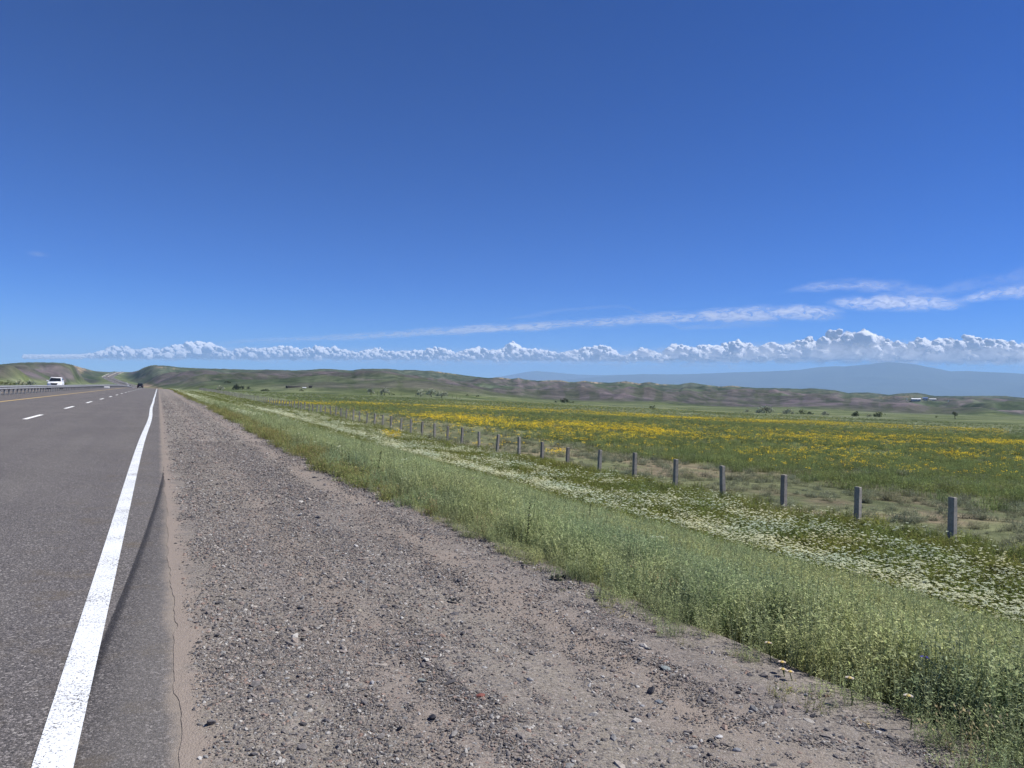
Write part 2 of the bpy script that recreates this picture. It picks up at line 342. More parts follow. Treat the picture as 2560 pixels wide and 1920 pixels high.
# ------------------------------------------------------------------ ground and hills: one heightfield cut into two objects
def build_ground():
    az = np.concatenate([np.arange(-180, -20, 4), np.arange(-20, -12, .5), np.arange(-12, 66, .11), np.arange(66, 76, .5), np.arange(76, 180.1, 4)])
    r = [.25]
    while r[-1] < 330: r.append(r[-1]*1.022+.01)
    while r[-1] < 3000: r.append(r[-1]+9+.002*r[-1])
    while r[-1] < 31000: r.append(r[-1]*1.08)
    r = np.array(r); A, Rr = np.meshgrid(np.radians(az), r, indexing='ij')
    x, y = (np.sin(A)*Rr).ravel(), (np.cos(A)*Rr).ravel()
    z, t, pz = terrain(x, y)
    xs = x-road_x(y); rr = np.hypot(x, y)
    under = (xs > ASPH_L-.5) & (xs < 3.0) & (y < 3300)
    z = z-np.where(under, .09, 0)
    nr, nc = len(az), len(r)
    Z2 = z.reshape(nr, nc)
    # slope and curvature for what grows where
    X2, Y2 = x.reshape(nr, nc), y.reshape(nr, nc)
    dr = np.gradient(Z2, axis=1)/np.gradient(Rr, axis=1)
    da = np.gradient(Z2, axis=0)/np.maximum(np.gradient(A, axis=0)*Rr, 1e-3)
    slope = np.hypot(dr, da).ravel()
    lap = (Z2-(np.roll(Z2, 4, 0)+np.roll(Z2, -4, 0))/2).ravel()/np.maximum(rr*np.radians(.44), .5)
    green, sage = np.array((.098, .122, .052)), np.array((.150, .172, .105))
    purple, olive = np.array((.088, .080, .084)), np.array((.078, .088, .052))
    tan, red, soil = np.array((.30, .235, .165)), np.array((.24, .145, .095)), np.array((.225, .178, .130))
    def L(a, b, k): return a+(b-a)*np.clip(k, 0, 1)[:, None]
    one = np.ones((len(x), 3))
    # plain
    c = L(one*green, sage, .55*sm(.42, .68, fbm(x/22, y/60, 61, 4)))
    c = L(c, sage*np.array((1.1, 1.02, .95)), sm(18, 20, x)*(1-sm(30, 44, x))*(1-sm(70, 140, y))*.8)
    c = L(c, soil, sm(.44, .60, fbm(x/4, y/6, 63, 4))*.8*(1-sm(27, 36, x))*sm(17, 20, x)*(1-.7*sm(30, 60, y))*(1-sm(80, 140, y)))
    c = L(c, sage*1.05, sm(.45, .62, fbm(x/80, y/30, 65, 3))*sm(180, 300, rr)*.8)
    c = L(c, soil*1.05, (1-sm(2.9, 4.2, x))*(x > -30))
    c = L(c, green*1.0, sm(330, 430, rr)*(.5*sm(.4, .6, fbm(x/120, y/60, 67, 3))))
    # hills
    n1 = fbm(x/260, y/260, 71, 4); n2 = fbm(x/90, y/90, 73, 4); n3 = fbm(x/700, y/700, 75, 3)
    hc = L(one*np.array((.054, .076, .044)), np.array((.105, .135, .092)), sm(.46, .66, n2)*.85)
    low = 1-sm(.42, .75, t+.35*(n3-.5))
    hc = L(hc, olive, .5*sm(.4, .6, n1)); hc = L(hc, purple, (.22+.78*low)*sm(.40, .54, fbm(x/170, y/170, 77, 4))*.88)
    hc = L(hc, np.array((.128, .108, .124)), sm(.56, .68, fbm(x/90, y/50, 79, 3))*low*.8)
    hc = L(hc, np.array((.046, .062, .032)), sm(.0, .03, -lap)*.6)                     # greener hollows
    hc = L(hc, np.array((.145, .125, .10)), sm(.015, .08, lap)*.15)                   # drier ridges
    px, py, _ = project(x, y, z)
    az_ = np.degrees(np.arctan2(x, y))
    gul = fbm(az_*9, rr/300, 81, 4)
    for p0, p1, t0, t1, ca, s in ((225,285,.6,.98,red,.7),(140,260,.45,.8,tan,.6),(150,200,.7,.86,tan,.5),(392,440,.8,.95,tan*.85,.8),(1090,1140,.86,1,tan,.7),(1236,1320,.84,1,tan*1.05,.85),(1360,1412,.84,1,tan,.7),
                                  (1450,1500,.82,1,tan*1.1,.8),(1545,1605,.84,1,tan,.7),(1615,1665,.86,1,tan,.7),(1770,1850,.82,1,tan*.8,.7),(1920,2020,.7,.95,soil,.8),(2200,2280,.5,.8,soil,.6)):
        k = sm(p0-12, p0+12, px)*(1-sm(p1-12, p1+12, px))*sm(t0, t0+.05, t)*(1-sm(t1+.01, t1+.03, t))
        hc = L(hc, ca, k*sm(.44, .58, gul)*s)
    hc = L(hc, np.array((.076, .096, .046)), .6*(1-sm(.03, .12, t)))
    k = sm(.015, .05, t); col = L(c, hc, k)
    col = col*(1+.22*(fbm(x/13, y/13, 91, 3)-.5)*2)[:, None]
    F = grid_faces(nr, nc)[:, ::-1]
    isH = (t[F].mean(1) > .03) & (rr[F].mean(1) < 9000) & (rr[F].mean(1) > 350)
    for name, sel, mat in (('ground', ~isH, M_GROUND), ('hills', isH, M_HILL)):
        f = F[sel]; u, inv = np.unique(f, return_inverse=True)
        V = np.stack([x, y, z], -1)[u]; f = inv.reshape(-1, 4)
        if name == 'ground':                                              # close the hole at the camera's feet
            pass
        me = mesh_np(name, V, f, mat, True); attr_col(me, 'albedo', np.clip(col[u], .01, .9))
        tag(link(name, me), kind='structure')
build_ground()

# ------------------------------------------------------------------ road, markings, gravel shoulder
def strip(name, xs, ys, lift, mat, surf=None, parent=None, wob=None):
    xs, ys = np.asarray(xs, float), np.asarray(ys, float)
    Y, X = np.meshgrid(ys, xs, indexing='ij')
    Z = (surf or road_surf)(X, Y)+lift
    Xw = X+road_x(Y)
    if wob is not None: Xw = Xw+wob(X, Y)
    V = np.stack([Xw, Y, Z], -1).reshape(-1, 3)
    return link(name, mesh_np(name, V, grid_faces(len(ys), len(xs))[:, ::-1].copy(), mat, True), parent)
YS = np.concatenate([np.arange(-40, 30, 1), np.arange(30, 700, 5), np.arange(700, 3300, 12)])
road = tag(strip('road', [ASPH_L, -19, -15, -11.11, -7, -4, -1, ASPH_R], YS, 0, M_ASPH), kind='structure')
EW = lambda X, Y: .04*np.sin(Y*.06)+.02*np.sin(Y*.21+1)
strip('edge_line', [-.385, -.25], YS, .004, M_WHITE, parent=road, wob=lambda X, Y: .012*np.sin(Y*.21+1)+.05*np.exp(-((Y-33)/9)**2))
strip('edge_line', [-21.8, -21.65], YS, .004, M_WHITE, parent=road)
strip('median_line', [-8.2, -8.03], YS, .004, M_YEL, parent=road)
strip('median_line', [-13.95, -13.8], YS, .004, M_YEL, parent=road)
for xx, off in ((-4.08, 19.8), (-18, 26)):
    for k in range(34 if xx > -10 else 20):
        y0 = off+12*k; strip('lane_dash', [xx-.075, xx+.075], np.linspace(y0-2.05, y0+2.05, 5), .004, M_DASH, parent=road)
def shoulder_surf(X, Y): return road_z(Y)-.003-.028*np.clip(X-ASPH_R, 0, 9)+.02*np.clip(ASPH_R-X, 0, 1)
def shoulder_wob(X, Y):
    e = (X-ASPH_R)/(3.15-ASPH_R)
    return e*(.40*(fbm(Y/2.1, Y*0, 101, 4)-.5)+.35*(fbm(Y/9, Y*0+4, 102, 2)-.5))+(1-e)*(.055*(fbm(Y/.8, Y*0, 103, 5)-.5)+.03*(fbm(Y/.16, Y*0, 104, 3)-.5))
gy = np.concatenate([np.arange(-10, 22, .05), np.arange(22, 80, .3), np.arange(80, 420, 2)])
gx = np.concatenate([[.115, .16], np.linspace(.21, 3.15, 46)])
def shoulder_z(X, Y):
    b = shoulder_surf(X, Y)
    k = sm(.25, .6, X)*(1-sm(2.9, 3.15, X))
    return b+k*(.030*(fbm(X/.7, Y/1.5, 111, 4)-.5)+.012*(fbm(X/.12, Y/.12, 112, 3)-.5)+.03*(fbm(X/.5, Y/6, 113, 2)-.5))-.03*sm(2.95, 3.15, X)
gr = tag(strip('gravel_shoulder', gx, gy, .006, M_GRAV, surf=shoulder_z, wob=shoulder_wob), kind='structure')

# ------------------------------------------------------------------ far mountains and air
def build_range(name, prof, d0, ramp, seed, xtra):
    px, py = np.array(prof, float).T
    a_, e_ = azel(px, py); a_ = np.concatenate([[a_[0]-xtra[0]], a_, [a_[-1]+xtra[1]]]); e_ = np.concatenate([[-.004], e_, [-.004]])
    az = np.arange(a_[0], a_[-1], .07); r = np.concatenate([np.linspace(d0-ramp, d0, 60), np.linspace(d0+120, d0+ramp*.8, 24)])
    A, Rr = np.meshgrid(np.radians(az), r, indexing='ij'); x, y = np.sin(A)*Rr, np.cos(A)*Rr
    el = np.interp(np.degrees(A), a_, e_)+.0008*(fbm(np.degrees(A)*2.2, A*0, seed, 4)-.5)
    zc = CAMH+d0*el; t = (Rr-(d0-ramp))/ramp
    base = -12.
    z = base+(zc-base)*np.where(t < 1, np.clip(t, 0, 1)**1.4, np.clip(1-(t-1)/.8, 0, 1))
    w = np.clip(1-np.abs(t-.55)/.45, 0, 1)
    z = z+w*(zc-base)*.38*(ridged(x/3400, y/3400, seed+3, 4)-.45)
    lim = CAMH+Rr*(el-.0012); z = np.where(t < .97, np.minimum(z, lim), z)
    z = np.maximum(z, base)
    me = mesh_np(name, np.stack([x, y, z], -1).reshape(-1, 3), grid_faces(len(az), len(r))[:, ::-1].copy(), M_HILL, True)
    attr_col(me, 'albedo', np.array((.065, .08, .06))*(1+.5*(fbm(x.ravel()/900, y.ravel()/900, seed, 3)[:, None]-.5)))
    return tag(link(name, me), kind='structure')
build_range('mountains', [(1395,951),(1417,949),(1464,945),(1515,940),(1569,937),(1609,935),(1650,936),(1700,936),(1739,934.5),(1797,932.5),(1855,930.5),(1933,928),(1992,925),(2038,919),
 (2065,917),(2089,915),(2112,916),(2151,913),(2186,909),(2221,905),(2252,907.5),(2291,912),(2330,919),(2377,928.6),(2419,927),(2470,930),(2517,932),(2560,935),(2700,930),(2900,945)], 23500, 6500, 201, (4, 9))
build_range('mountains', [(1180,950),(1225,945),(1262,940),(1298,933),(1341,927),(1388,931),(1442,936),(1500,938),(1600,936),(1700,938)], 29000, 4000, 231, (2, 4))
hb = MB(); hb.box(-33000, 33000, -9000, 33000, -40, 1400)
hn = N('haze'); pv = hn.n('ShaderNodeVolumePrincipled'); pv.inputs['Color'].default_value = (*HAZE_COLOR, 1); pv.inputs['Density'].default_value = HAZE_DENSITY
pv.inputs['Anisotropy'].default_value = 0.0; hn.t.links.new(pv.outputs[0], hn.out.inputs['Volume'])
tag(hb.build('haze', hn.m), kind='stuff')

# ------------------------------------------------------------------ clouds beyond the air
CTOP = np.array([(60,885),(200,884),(230,878),(268,871),(281,862),(313,860),(330,868),(349,869),(381,864),(399,871),(426,858),(453,852),(489,848),(512,845),(534,858),(562,867),(575,876),(593,869),(616,864),
 (652,867),(679,864),(720,858),(747,869),(774,863),(801,857),(833,863),(864,871),(896,875),(919,869),(946,862),(959,871),(987,876),(1014,871),(1059,871),(1086,863),(1113,866),(1140,880),
 (1163,871),(1190,860),(1210,866),(1240,872),(1265,866),(1274,850),(1284,848),(1294,866),(1327,865),(1352,870),(1370,873),(1399,879),(1439,868),(1464,863),(1508,859),(1529,866),(1547,884),(1570,884),(1584,875),
 (1609,864),(1638,872),(1656,890),(1664,868),(1680,856),(1692,853),(1723,861),(1754,858),(1793,854),(1828,852),(1855,840),(1875,854),(1894,863),(1918,856),(1933,840),(1945,858),(1972,850),(2011,840),(2034,838),
 (2050,852),(2058,832),(2085,815),(2108,823),(2124,815),(2147,819),(2166,819),(2176,834),(2205,838),(2244,850),(2275,852),(2299,838),(2341,840),(2369,842),(2400,836),(2419,832),(2439,840),(2470,840),(2497,844),
 (2516,850),(2536,844),(2555,856),(2620,850),(2700,846),(2800,862),(2950,880)], float)
def mat_cloud():
    n = N('cumulus'); h = n.attr('height')['Fac']
    d = n.n('ShaderNodeBsdfDiffuse'); d.inputs['Color'].default_value = (.98, .98, .98, 1)
    tr = n.n('ShaderNodeBsdfTranslucent'); tr.inputs['Color'].default_value = (.98, .98, .98, 1)
    ge = n.n('ShaderNodeNewGeometry'); va = n.n('ShaderNodeVectorMath', operation='ADD'); n.set(va.inputs[0], ge.outputs['Normal']); va.inputs[1].default_value = (.62, -.24, .95)
    vn = n.n('ShaderNodeVectorMath', operation='NORMALIZE'); n.set(vn.inputs[0], va.outputs[0]); n.set(d.inputs['Normal'], vn.outputs[0])   # light spreads inside a cloud
    cl = n.mixsh(.12, d.outputs[0], tr.outputs[0])
    nz = n.noise(.0009, 5, .6)
    a = n.ramp(n.math('MULTIPLY_ADD', nz, .9, n.math('SUBTRACT', h, .40)), .0, .72, 0, .94)
    lw = n.n('ShaderNodeLayerWeight'); lw.inputs['Blend'].default_value = .5
    a = n.math('MULTIPLY', a, n.ramp(lw.outputs['Facing'], .55, 1.0, 1, .0))
    tp = n.n('ShaderNodeBsdfTransparent')
    return n.done(n.mixsh(a, tp.outputs[0], cl))
def build_clouds():
    bm = bmesh.new(); bmesh.ops.create_icosphere(bm, subdivisions=3, radius=1); bm.verts.index_update()
    SV = np.array([v.co[:] for v in bm.verts]); SF = np.array([[v.index for v in f.verts] for f in bm.faces]); bm.free()
    Vs, Fs, Hs = [], [], []; nv = 0
    lr = np.random.default_rng(5)
    px = 60.
    def puff(cx, cy_, rad, D, base, th, sd):
        nonlocal nv
        d = px_dir(cx, cy_); c = np.array([d[0], d[1], d[2]])*D; c[2] += CAMH
        s = rad/FPX*D; P = SV.copy(); q = P*rad/9
        nz = 1.0*(fbm(q[:, 0]*1.6+sd, q[:, 1]*1.6+q[:, 2]*1.3, 300, 2)-.5)+.8*(ridged(q[:, 2]*2.6+sd, q[:, 1]*2.3-q[:, 0]*2.1, 310, 3)-.5)
        P = P*(1+.42*nz)[:, None]*s*np.array([1, 1, .93])+c
        Vs.append(P); Fs.append(SF+nv); nv += len(P)
        _, ppy, _ = project(P[:, 0], P[:, 1], P[:, 2])
        Hs.append(np.clip((base+10-ppy)/max(th, 34), 0, 1))
    while px < 2950:
        top = np.interp(px, CTOP[:, 0], CTOP[:, 1]); base = 893+px*.0055; th = max(base-top, 6)
        Dm = 66000-5000*(px/2560); dj = lambda: Dm+lr.uniform(-6500, 6500)
        gap = fbm(np.array([px/46]), np.array([3.3]), 320, 3)[0]
        if lr.random() < .75+1.3*(gap-.3):
            puff(px, base-th*.36, max(th*(.40+.16*lr.random()), 5), dj()+5000, base, th, px)            # body
        for k in range(7):                                                                     # cauliflower heads of many sizes
            rad = max(3.0, th*(.09+.26*lr.random()**2.0)); cx = px+lr.normal()*th*.34
            tp = np.interp(cx, CTOP[:, 0], CTOP[:, 1]); f = lr.random()**1.5
            puff(cx, tp+rad*(1.0+.4*lr.random())+max(0, 8-rad)*.6+f*(th*.62), rad, dj(), base, th, px+k*7.7)
        px += th*.30*(.6+.8*lr.random())+2.
    me = mesh_np('cumulus_clouds', np.concatenate(Vs), np.concatenate(Fs), mat_cloud(), True); attr_f(me, 'height', np.concatenate(Hs))
    tag(link('cumulus_clouds', me), 'low bank of white cumulus clouds along the horizon', 'clouds', kind='stuff')
build_clouds()
def mat_cirrus():
    n = N('cirrus'); uv = n.attr('ribbon')['Vector']; u = n.xyz(uv)
    nz = n.noise(1.0, 4, .55, n.scaled(uv, (.010, 1.0, 1)), .5); nf = n.noise(1.0, 4, .6, n.scaled(uv, (.030, 1.9, 1)), 1.0)
    e = n.math('SUBTRACT', 1, n.math('POWER', n.math('ABSOLUTE', u[1]), 1.6), clamp=True)
    a = n.math('MULTIPLY', n.ramp(n.math('ADD', nz, n.math('MULTIPLY', n.math('SUBTRACT', e, .5), .45)), .28, .72), n.math('MULTIPLY', e, n.ramp(nf, .30, .65, .25, 1)))
    a = n.math('MULTIPLY', n.math('MULTIPLY', a, u[2]), .80, clamp=True)
    d = n.n('ShaderNodeBsdfDiffuse'); d.inputs['Color'].default_value = (.9, .9, .92, 1)
    tr = n.n('ShaderNodeBsdfTranslucent'); tr.inputs['Color'].default_value = (.9, .9, .92, 1)
    return n.done(n.mixsh(a, n.n('ShaderNodeBsdfTransparent').outputs[0], n.mixsh(.5, d.outputs[0], tr.outputs[0])))
def build_cirrus():
    bands = [[(480,862,5,.0),(620,853,8,.4),(800,846,10,.5),(950,838,12,.65),(1130,827,14,.85),(1280,820,16,1),(1400,813,14,.8),(1520,806,15,.7),(1640,797,17,.8),(1750,791,20,.95),(1900,784,24,1),(2050,780,24,.9),(2120,784,14,.0)],
             [(2060,757,8,0),(2110,757,17,.8),(2200,756,26,1),(2300,757,24,1),(2370,760,18,.7),(2430,764,10,0)],
             [(2370,756,8,0),(2440,745,16,.65),(2500,735,22,.7),(2580,722,26,.75),(2700,700,32,.6)],
             [(1960,728,8,0),(2020,718,14,.35),(2120,712,18,.4),(2220,718,22,.4),(2350,730,24,.22),(2450,708,26,.18),(2560,690,28,.18),(2700,670,28,.1)],
             [(1250,800,4,0),(1330,790,8,.2),(1400,775,8,.12),(1560,765,6,.1),(1700,820,8,.25),(1860,812,10,.3),(1960,815,6,0)],
             [(60,632,8,0),(95,635,10,.22),(130,640,8,0)],
             [(100,896,8,0),(260,890,20,.55),(480,886,26,.7),(800,890,24,.7),(1200,893,26,.75),(1600,896,30,.85),(1950,890,38,.95),(2250,886,42,1),(2560,890,40,1),(2760,894,30,.5)]]
    Vs, Fs, As = [], [], []; nv = 0
    for bi, b in enumerate(bands):
        b = np.array(b, float); n = int((b[-1, 0]-b[0, 0])/6)+2
        px = np.linspace(b[0, 0], b[-1, 0], n); py, hw, al = (np.interp(px, b[:, 0], b[:, i]) for i in (1, 2, 3))
        w = np.linspace(-1, 1, 11); PX, Wd = np.meshgrid(px, w, indexing='ij')
        d = px_dir(PX, py[:, None]+Wd*hw[:, None]*1.15); alt = 8600+bi*250 if bi < 6 else 3300
        P = d*((alt-CAMH)/d[..., 2])[..., None]; P[..., 2] += CAMH
        Vs.append(P.reshape(-1, 3)); Fs.append(grid_faces(n, 11)+nv); nv += n*11
        As.append(np.stack([PX+900*bi, Wd, np.repeat(al[:, None], 11, 1)], -1).reshape(-1, 3))
    me = mesh_np('cirrus_clouds', np.concatenate(Vs), np.concatenate(Fs), mat_cirrus(), True)
    a = me.attributes.new('ribbon', 'FLOAT_VECTOR', 'POINT'); a.data.foreach_set('vector', np.concatenate(As).astype(np.float32).ravel())
    tag(link('cirrus_clouds', me), 'thin wispy streak of high white cloud rising to the right', 'clouds', kind='stuff')
build_cirrus()

# ------------------------------------------------------------------ scattering (only for what nobody could count)
def scatter(name, P, rot, scl, idx, protos, label, cat):
    "instances the prototype meshes on given points; one 'stuff' object"
    c = bpy.data.collections.new(name+'_kinds')
    for i, me in enumerate(protos):
        o = bpy.data.objects.new('%s_kind_%02d' % (name, i), me); c.objects.link(o)
    me = bpy.data.meshes.new(name); n = len(P)
    me.vertices.add(n); me.vertices.foreach_set('co', np.ascontiguousarray(P, dtype=np.float32).ravel())
    for nm, ty, key, v in (('rot', 'FLOAT_VECTOR', 'vector', rot), ('scl', 'FLOAT_VECTOR', 'vector', scl), ('idx', 'INT', 'value', idx)):
        a = me.attributes.new(nm, ty, 'POINT'); a.data.foreach_set(key, np.ascontiguousarray(v, dtype=np.int32 if ty == 'INT' else np.float32).ravel())
    me.update(); o = link(name, me)
    ng = bpy.data.node_groups.new(name+'_nodes', 'GeometryNodeTree')
    ng.interface.new_socket('Geometry', in_out='INPUT', socket_type='NodeSocketGeometry'); ng.interface.new_socket('Geometry', in_out='OUTPUT', socket_type='NodeSocketGeometry')
    gi = ng.nodes.new('NodeGroupInput'); go = ng.nodes.new('NodeGroupOutput'); ip = ng.nodes.new('GeometryNodeInstanceOnPoints'); ci = ng.nodes.new('GeometryNodeCollectionInfo')
    ci.inputs['Collection'].default_value = c; ci.inputs['Separate Children'].default_value = True; ci.inputs['Reset Children'].default_value = True
    ip.inputs['Pick Instance'].default_value = True
    def na(nm, ty):
        q = ng.nodes.new('GeometryNodeInputNamedAttribute'); q.data_type = ty; q.inputs['Name'].default_value = nm; return q.outputs['Attribute']
    L = ng.links.new
    L(gi.outputs[0], ip.inputs['Points']); L(ci.outputs[0], ip.inputs['Instance']); L(na('idx', 'INT'), ip.inputs['Instance Index'])
    L(na('rot', 'FLOAT_VECTOR'), ip.inputs['Rotation']); L(na('scl', 'FLOAT_VECTOR'), ip.inputs['Scale']); L(ip.outputs[0], go.inputs[0])
    m = o.modifiers.new('scatter', 'NODES'); m.node_group = ng
    return tag(o, label, cat, kind='stuff')
def mat_leaf(name, trans=.28, var=.35):
    n = N(name); a = n.attr('tint')['Color']; oi = n.n('ShaderNodeObjectInfo').outputs['Random']
    c = n.mix(oi, n.mix(1, a, (1-var, 1-var, 1-var*.8), 'MULTIPLY'), n.mix(1, a, (1+var, 1+var*.95, 1+var*.8), 'MULTIPLY'))
    f = n.noise(.55, 4, .6)
    c = n.mix(n.ramp(f, .32, .68), n.mix(1, c, (.90, .97, .97), 'MULTIPLY'), n.mix(1, c, (1.14, 1.05, .90), 'MULTIPLY'))
    d = n.n('ShaderNodeBsdfDiffuse'); n.set(d.inputs[0], c); t = n.n('ShaderNodeBsdfTranslucent'); n.set(t.inputs[0], c)
    return n.done(n.mixsh(trans, d.outputs[0], t.outputs[0]))
M_LEAF = mat_leaf('leaves'); M_PETAL = mat_leaf('petals', .2, .08); M_CROWN = mat_leaf('crown_leaves', .2, .12)
class TB:
    "builds a small plant mesh of coloured strips and leaf faces"
    def __init__(s): s.v, s.f, s.c = [], [], []
    def face(s, pts, col):
        n = len(s.v); s.v += [tuple(p) for p in pts]; s.f.append(tuple(range(n, n+len(pts)))); s.c += [col]*len(pts)
    def strip(s, pts, w, side, col, col2=None):
        pts = [Vector(p) for p in pts]; n0 = len(s.v); k = len(pts)
        for i, p in enumerate(pts):
            q = side*(w*.5*(1-.75*i/(k-1))); t = i/(k-1); cc = tuple(col[j]*(1-t)+(col2 or col)[j]*t for j in range(3))
            s.v += [tuple(p-q), tuple(p+q)]; s.c += [cc, cc]
        for i in range(k-1): s.f.append((n0+2*i, n0+2*i+1, n0+2*i+3, n0+2*i+2))
    def done(s, name, mat):
        me = mesh_np(name, s.v, s.f, mat); attr_col(me, 'tint', np.array(s.c)); return me
def jit(r, c, v=.2):
    k = 1+v*(r.random()*2-1); return tuple(x*k for x in c)
def tuft(seed, n, rad, h0, h1, w, lean, cols, leaves=0, ll=.03, lw=.006, tipcol=None, seeds=0, seedcol=None):
    r = random.Random(seed); t = TB()
    for i in range(n):
        a, q = r.random()*6.283, rad*math.sqrt(r.random()); b = Vector((q*math.cos(a), q*math.sin(a), -.02))
        h = r.uniform(h0, h1); la = r.random()*6.283; ln = lean*h*r.uniform(.3, 1.2)
        dx = Vector((math.cos(la)*ln, math.sin(la)*ln, 0)); side = Vector((math.cos(la+1.2), math.sin(la+1.2), 0))
        c = jit(r, r.choice(cols)); P = [b, b+dx*.25+Vector((0, 0, h*.45)), b+dx*.62+Vector((0, 0, h*.8)), b+dx+Vector((0, 0, h))]
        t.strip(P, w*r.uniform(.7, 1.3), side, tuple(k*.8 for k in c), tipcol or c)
        for k in range(leaves):
            u = r.uniform(.12, 1.0); j = min(2, int(u*3)); p = P[j].lerp(P[j+1], u*3-j)
            aa = r.random()*6.283; up = r.uniform(-.1, .9); l = ll*r.uniform(.5, 1.4)*(1.2-.6*u)
            d = Vector((math.cos(aa), math.sin(aa), up)).normalized()*l; sd = Vector((-math.sin(aa), math.cos(aa), r.uniform(-.6, .6))).normalized()*lw*r.uniform(.6, 1.3)
            t.face([p, p+d*.5+sd, p+d, p+d*.5-sd], jit(r, c, .28))
        for k in range(seeds):
            p = P[3]+Vector((r.gauss(0, .012), r.gauss(0, .012), -r.random()*.07)); d = Vector((r.gauss(0, .5), r.gauss(0, .5), .6)).normalized()*.02
            sd = Vector((d.y, -d.x, 0)).normalized()*.004; t.face([p, p+d*.5+sd, p+d, p+d*.5-sd], jit(r, seedcol))
    return t
def umbel(t, r, top, rad, col, n=9):
    "flat-topped white flower head made of small domed clusters"
    for k in range(n):
        a, q = k*2.4+r.random(), rad*math.sqrt((k+.4)/n); c = top+Vector((q*math.cos(a), q*math.sin(a), -.18*q+r.uniform(-.004, .004)))
        s = rad*.36*r.uniform(.7, 1.2); cc = jit(r, col, .12); m = 6
        ring = [c+Vector((s*math.cos(6.283*j/m), s*math.sin(6.283*j/m), -.35*s)) for j in range(m)]; ap = c+Vector((0, 0, .22*s))
        for j in range(m): t.face([ap, ring[j], ring[(j+1) % m]], cc)
def head(t, r, top, rad, col, ctr=None):
    "daisy-like or button flower head"
    m = 8
    for j in range(m):
        a0, a1 = 6.283*j/m, 6.283*(j+.8)/m; d0, d1 = Vector((math.cos(a0), math.sin(a0), .35)), Vector((math.cos(a1), math.sin(a1), .35))
        t.face([top, top+d0*rad, top+(d0+d1)*.55*rad, top+d1*rad], jit(r, col, .18))
    if ctr: 
        for j in range(5): t.face([top+Vector((0, 0, rad*.75)), top+Vector((math.cos(1.257*j), math.sin(1.257*j), .5))*rad*.7, top+Vector((math.cos(1.257*(j+1)), math.sin(1.257*(j+1)), .5))*rad*.7], ctr)
SAGE = [(.310, .368, .200), (.282, .345, .180), (.350, .395, .225)]; YGRN = [(.225, .270, .095), (.255, .285, .105), (.30, .275, .130)]
MEAD = [(.180, .225, .070), (.205, .245, .080), (.225, .235, .090)]; FIELD = [(.190, .245, .100), (.215, .262, .105), (.180, .230, .105)]
GREY = [(.225, .250, .175), (.205, .235, .160), (.255, .265, .190)]
CREAM = (.62, .66, .50); YELL = (.92, .74, .08)
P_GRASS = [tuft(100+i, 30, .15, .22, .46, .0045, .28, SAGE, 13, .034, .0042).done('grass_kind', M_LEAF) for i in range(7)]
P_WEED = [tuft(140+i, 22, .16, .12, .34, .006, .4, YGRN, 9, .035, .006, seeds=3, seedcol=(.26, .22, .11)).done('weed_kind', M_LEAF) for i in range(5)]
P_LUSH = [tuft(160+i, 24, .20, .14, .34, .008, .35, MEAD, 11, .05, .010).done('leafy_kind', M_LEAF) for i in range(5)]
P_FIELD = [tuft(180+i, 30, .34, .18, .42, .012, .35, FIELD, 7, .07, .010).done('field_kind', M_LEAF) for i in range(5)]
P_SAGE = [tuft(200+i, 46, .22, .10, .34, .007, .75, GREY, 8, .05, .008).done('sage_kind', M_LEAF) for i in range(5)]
def p_spike(i):
    r = random.Random(260+i); t = TB(); h = r.uniform(.42, .62); ln = r.uniform(-.08, .08)
    P = [Vector((0, 0, -.02)), Vector((ln*.4, 0, h*.5)), Vector((ln, .02, h))]; t.strip(P, .008, Vector((.7, .7, 0)), (.05, .065, .035))
    for k in range(46):
        u = r.uniform(.25, 1); p = P[0].lerp(P[2], u); a = r.random()*6.283; d = Vector((math.cos(a), math.sin(a), .6))*r.uniform(.012, .03); q = Vector((-d.y, d.x, 0))*.35
        t.face([p, p+d*.5+q, p+d, p+d*.5-q], jit(r, (.055, .075, .042), .3))
    return t.done('spike_kind', M_LEAF)
P_STRAW = [p_spike(i) for i in range(3)]+[tuft(220+i, 12, .10, .2, .5, .004, .5, [(.30, .25, .14), (.25, .20, .12)], 2, .03, .004, seeds=7, seedcol=(.36, .30, .18)).done('straw_kind', M_LEAF) for i in range(3)]
def p_umbel(i):
    r = random.Random(300+i); t = tuft(320+i, 9, .13, .12, .26, .008, .4, MEAD, 8, .05, .010)
    for k in range(r.choice((2, 3, 3, 4))):
        a, q = r.random()*6.283, r.uniform(.02, .14); b = Vector((q*math.cos(a)*.5, q*math.sin(a)*.5, 0)); top = Vector((q*math.cos(a)*1.5, q*math.sin(a)*1.5, r.uniform(.26, .42)))
        t.strip([b, b.lerp(top, .5)+Vector((0, 0, .03)), top], .005, Vector((1, 0, 0)), MEAD[0]); umbel(t, r, top, r.uniform(.020, .038), CREAM)
    return t.done('umbel_kind', M_PETAL)
P_UMBEL = [p_umbel(i) for i in range(8)]
def p_yellow(i, n, spread, rad, h0, h1):
    r = random.Random(400+i); t = tuft(420+i, 10, spread, h0*.5, h0*.95, .012, .35, FIELD, 6, .06, .012)
    for k in range(n):
        a, q = r.random()*6.283, spread*math.sqrt(r.random()); top = Vector((q*math.cos(a), q*math.sin(a), r.uniform(h0, h1)))
        t.strip([(top.x*.6, top.y*.6, 0), top*.5+Vector((0, 0, top.z*.1)), top], .006, Vector((.7, .7, 0)), FIELD[1]); head(t, r, top, rad*r.uniform(.75, 1.2), YELL, (.88, .66, .05))
    return t.done('yellow_kind', M_PETAL)
P_YELLOW = [p_yellow(i, 7, .22, .042, .26, .46) for i in range(6)]
def rand_area(n, x0, x1, y0, y1): return rng.uniform(x0, x1, n), rng.uniform(y0, y1, n)
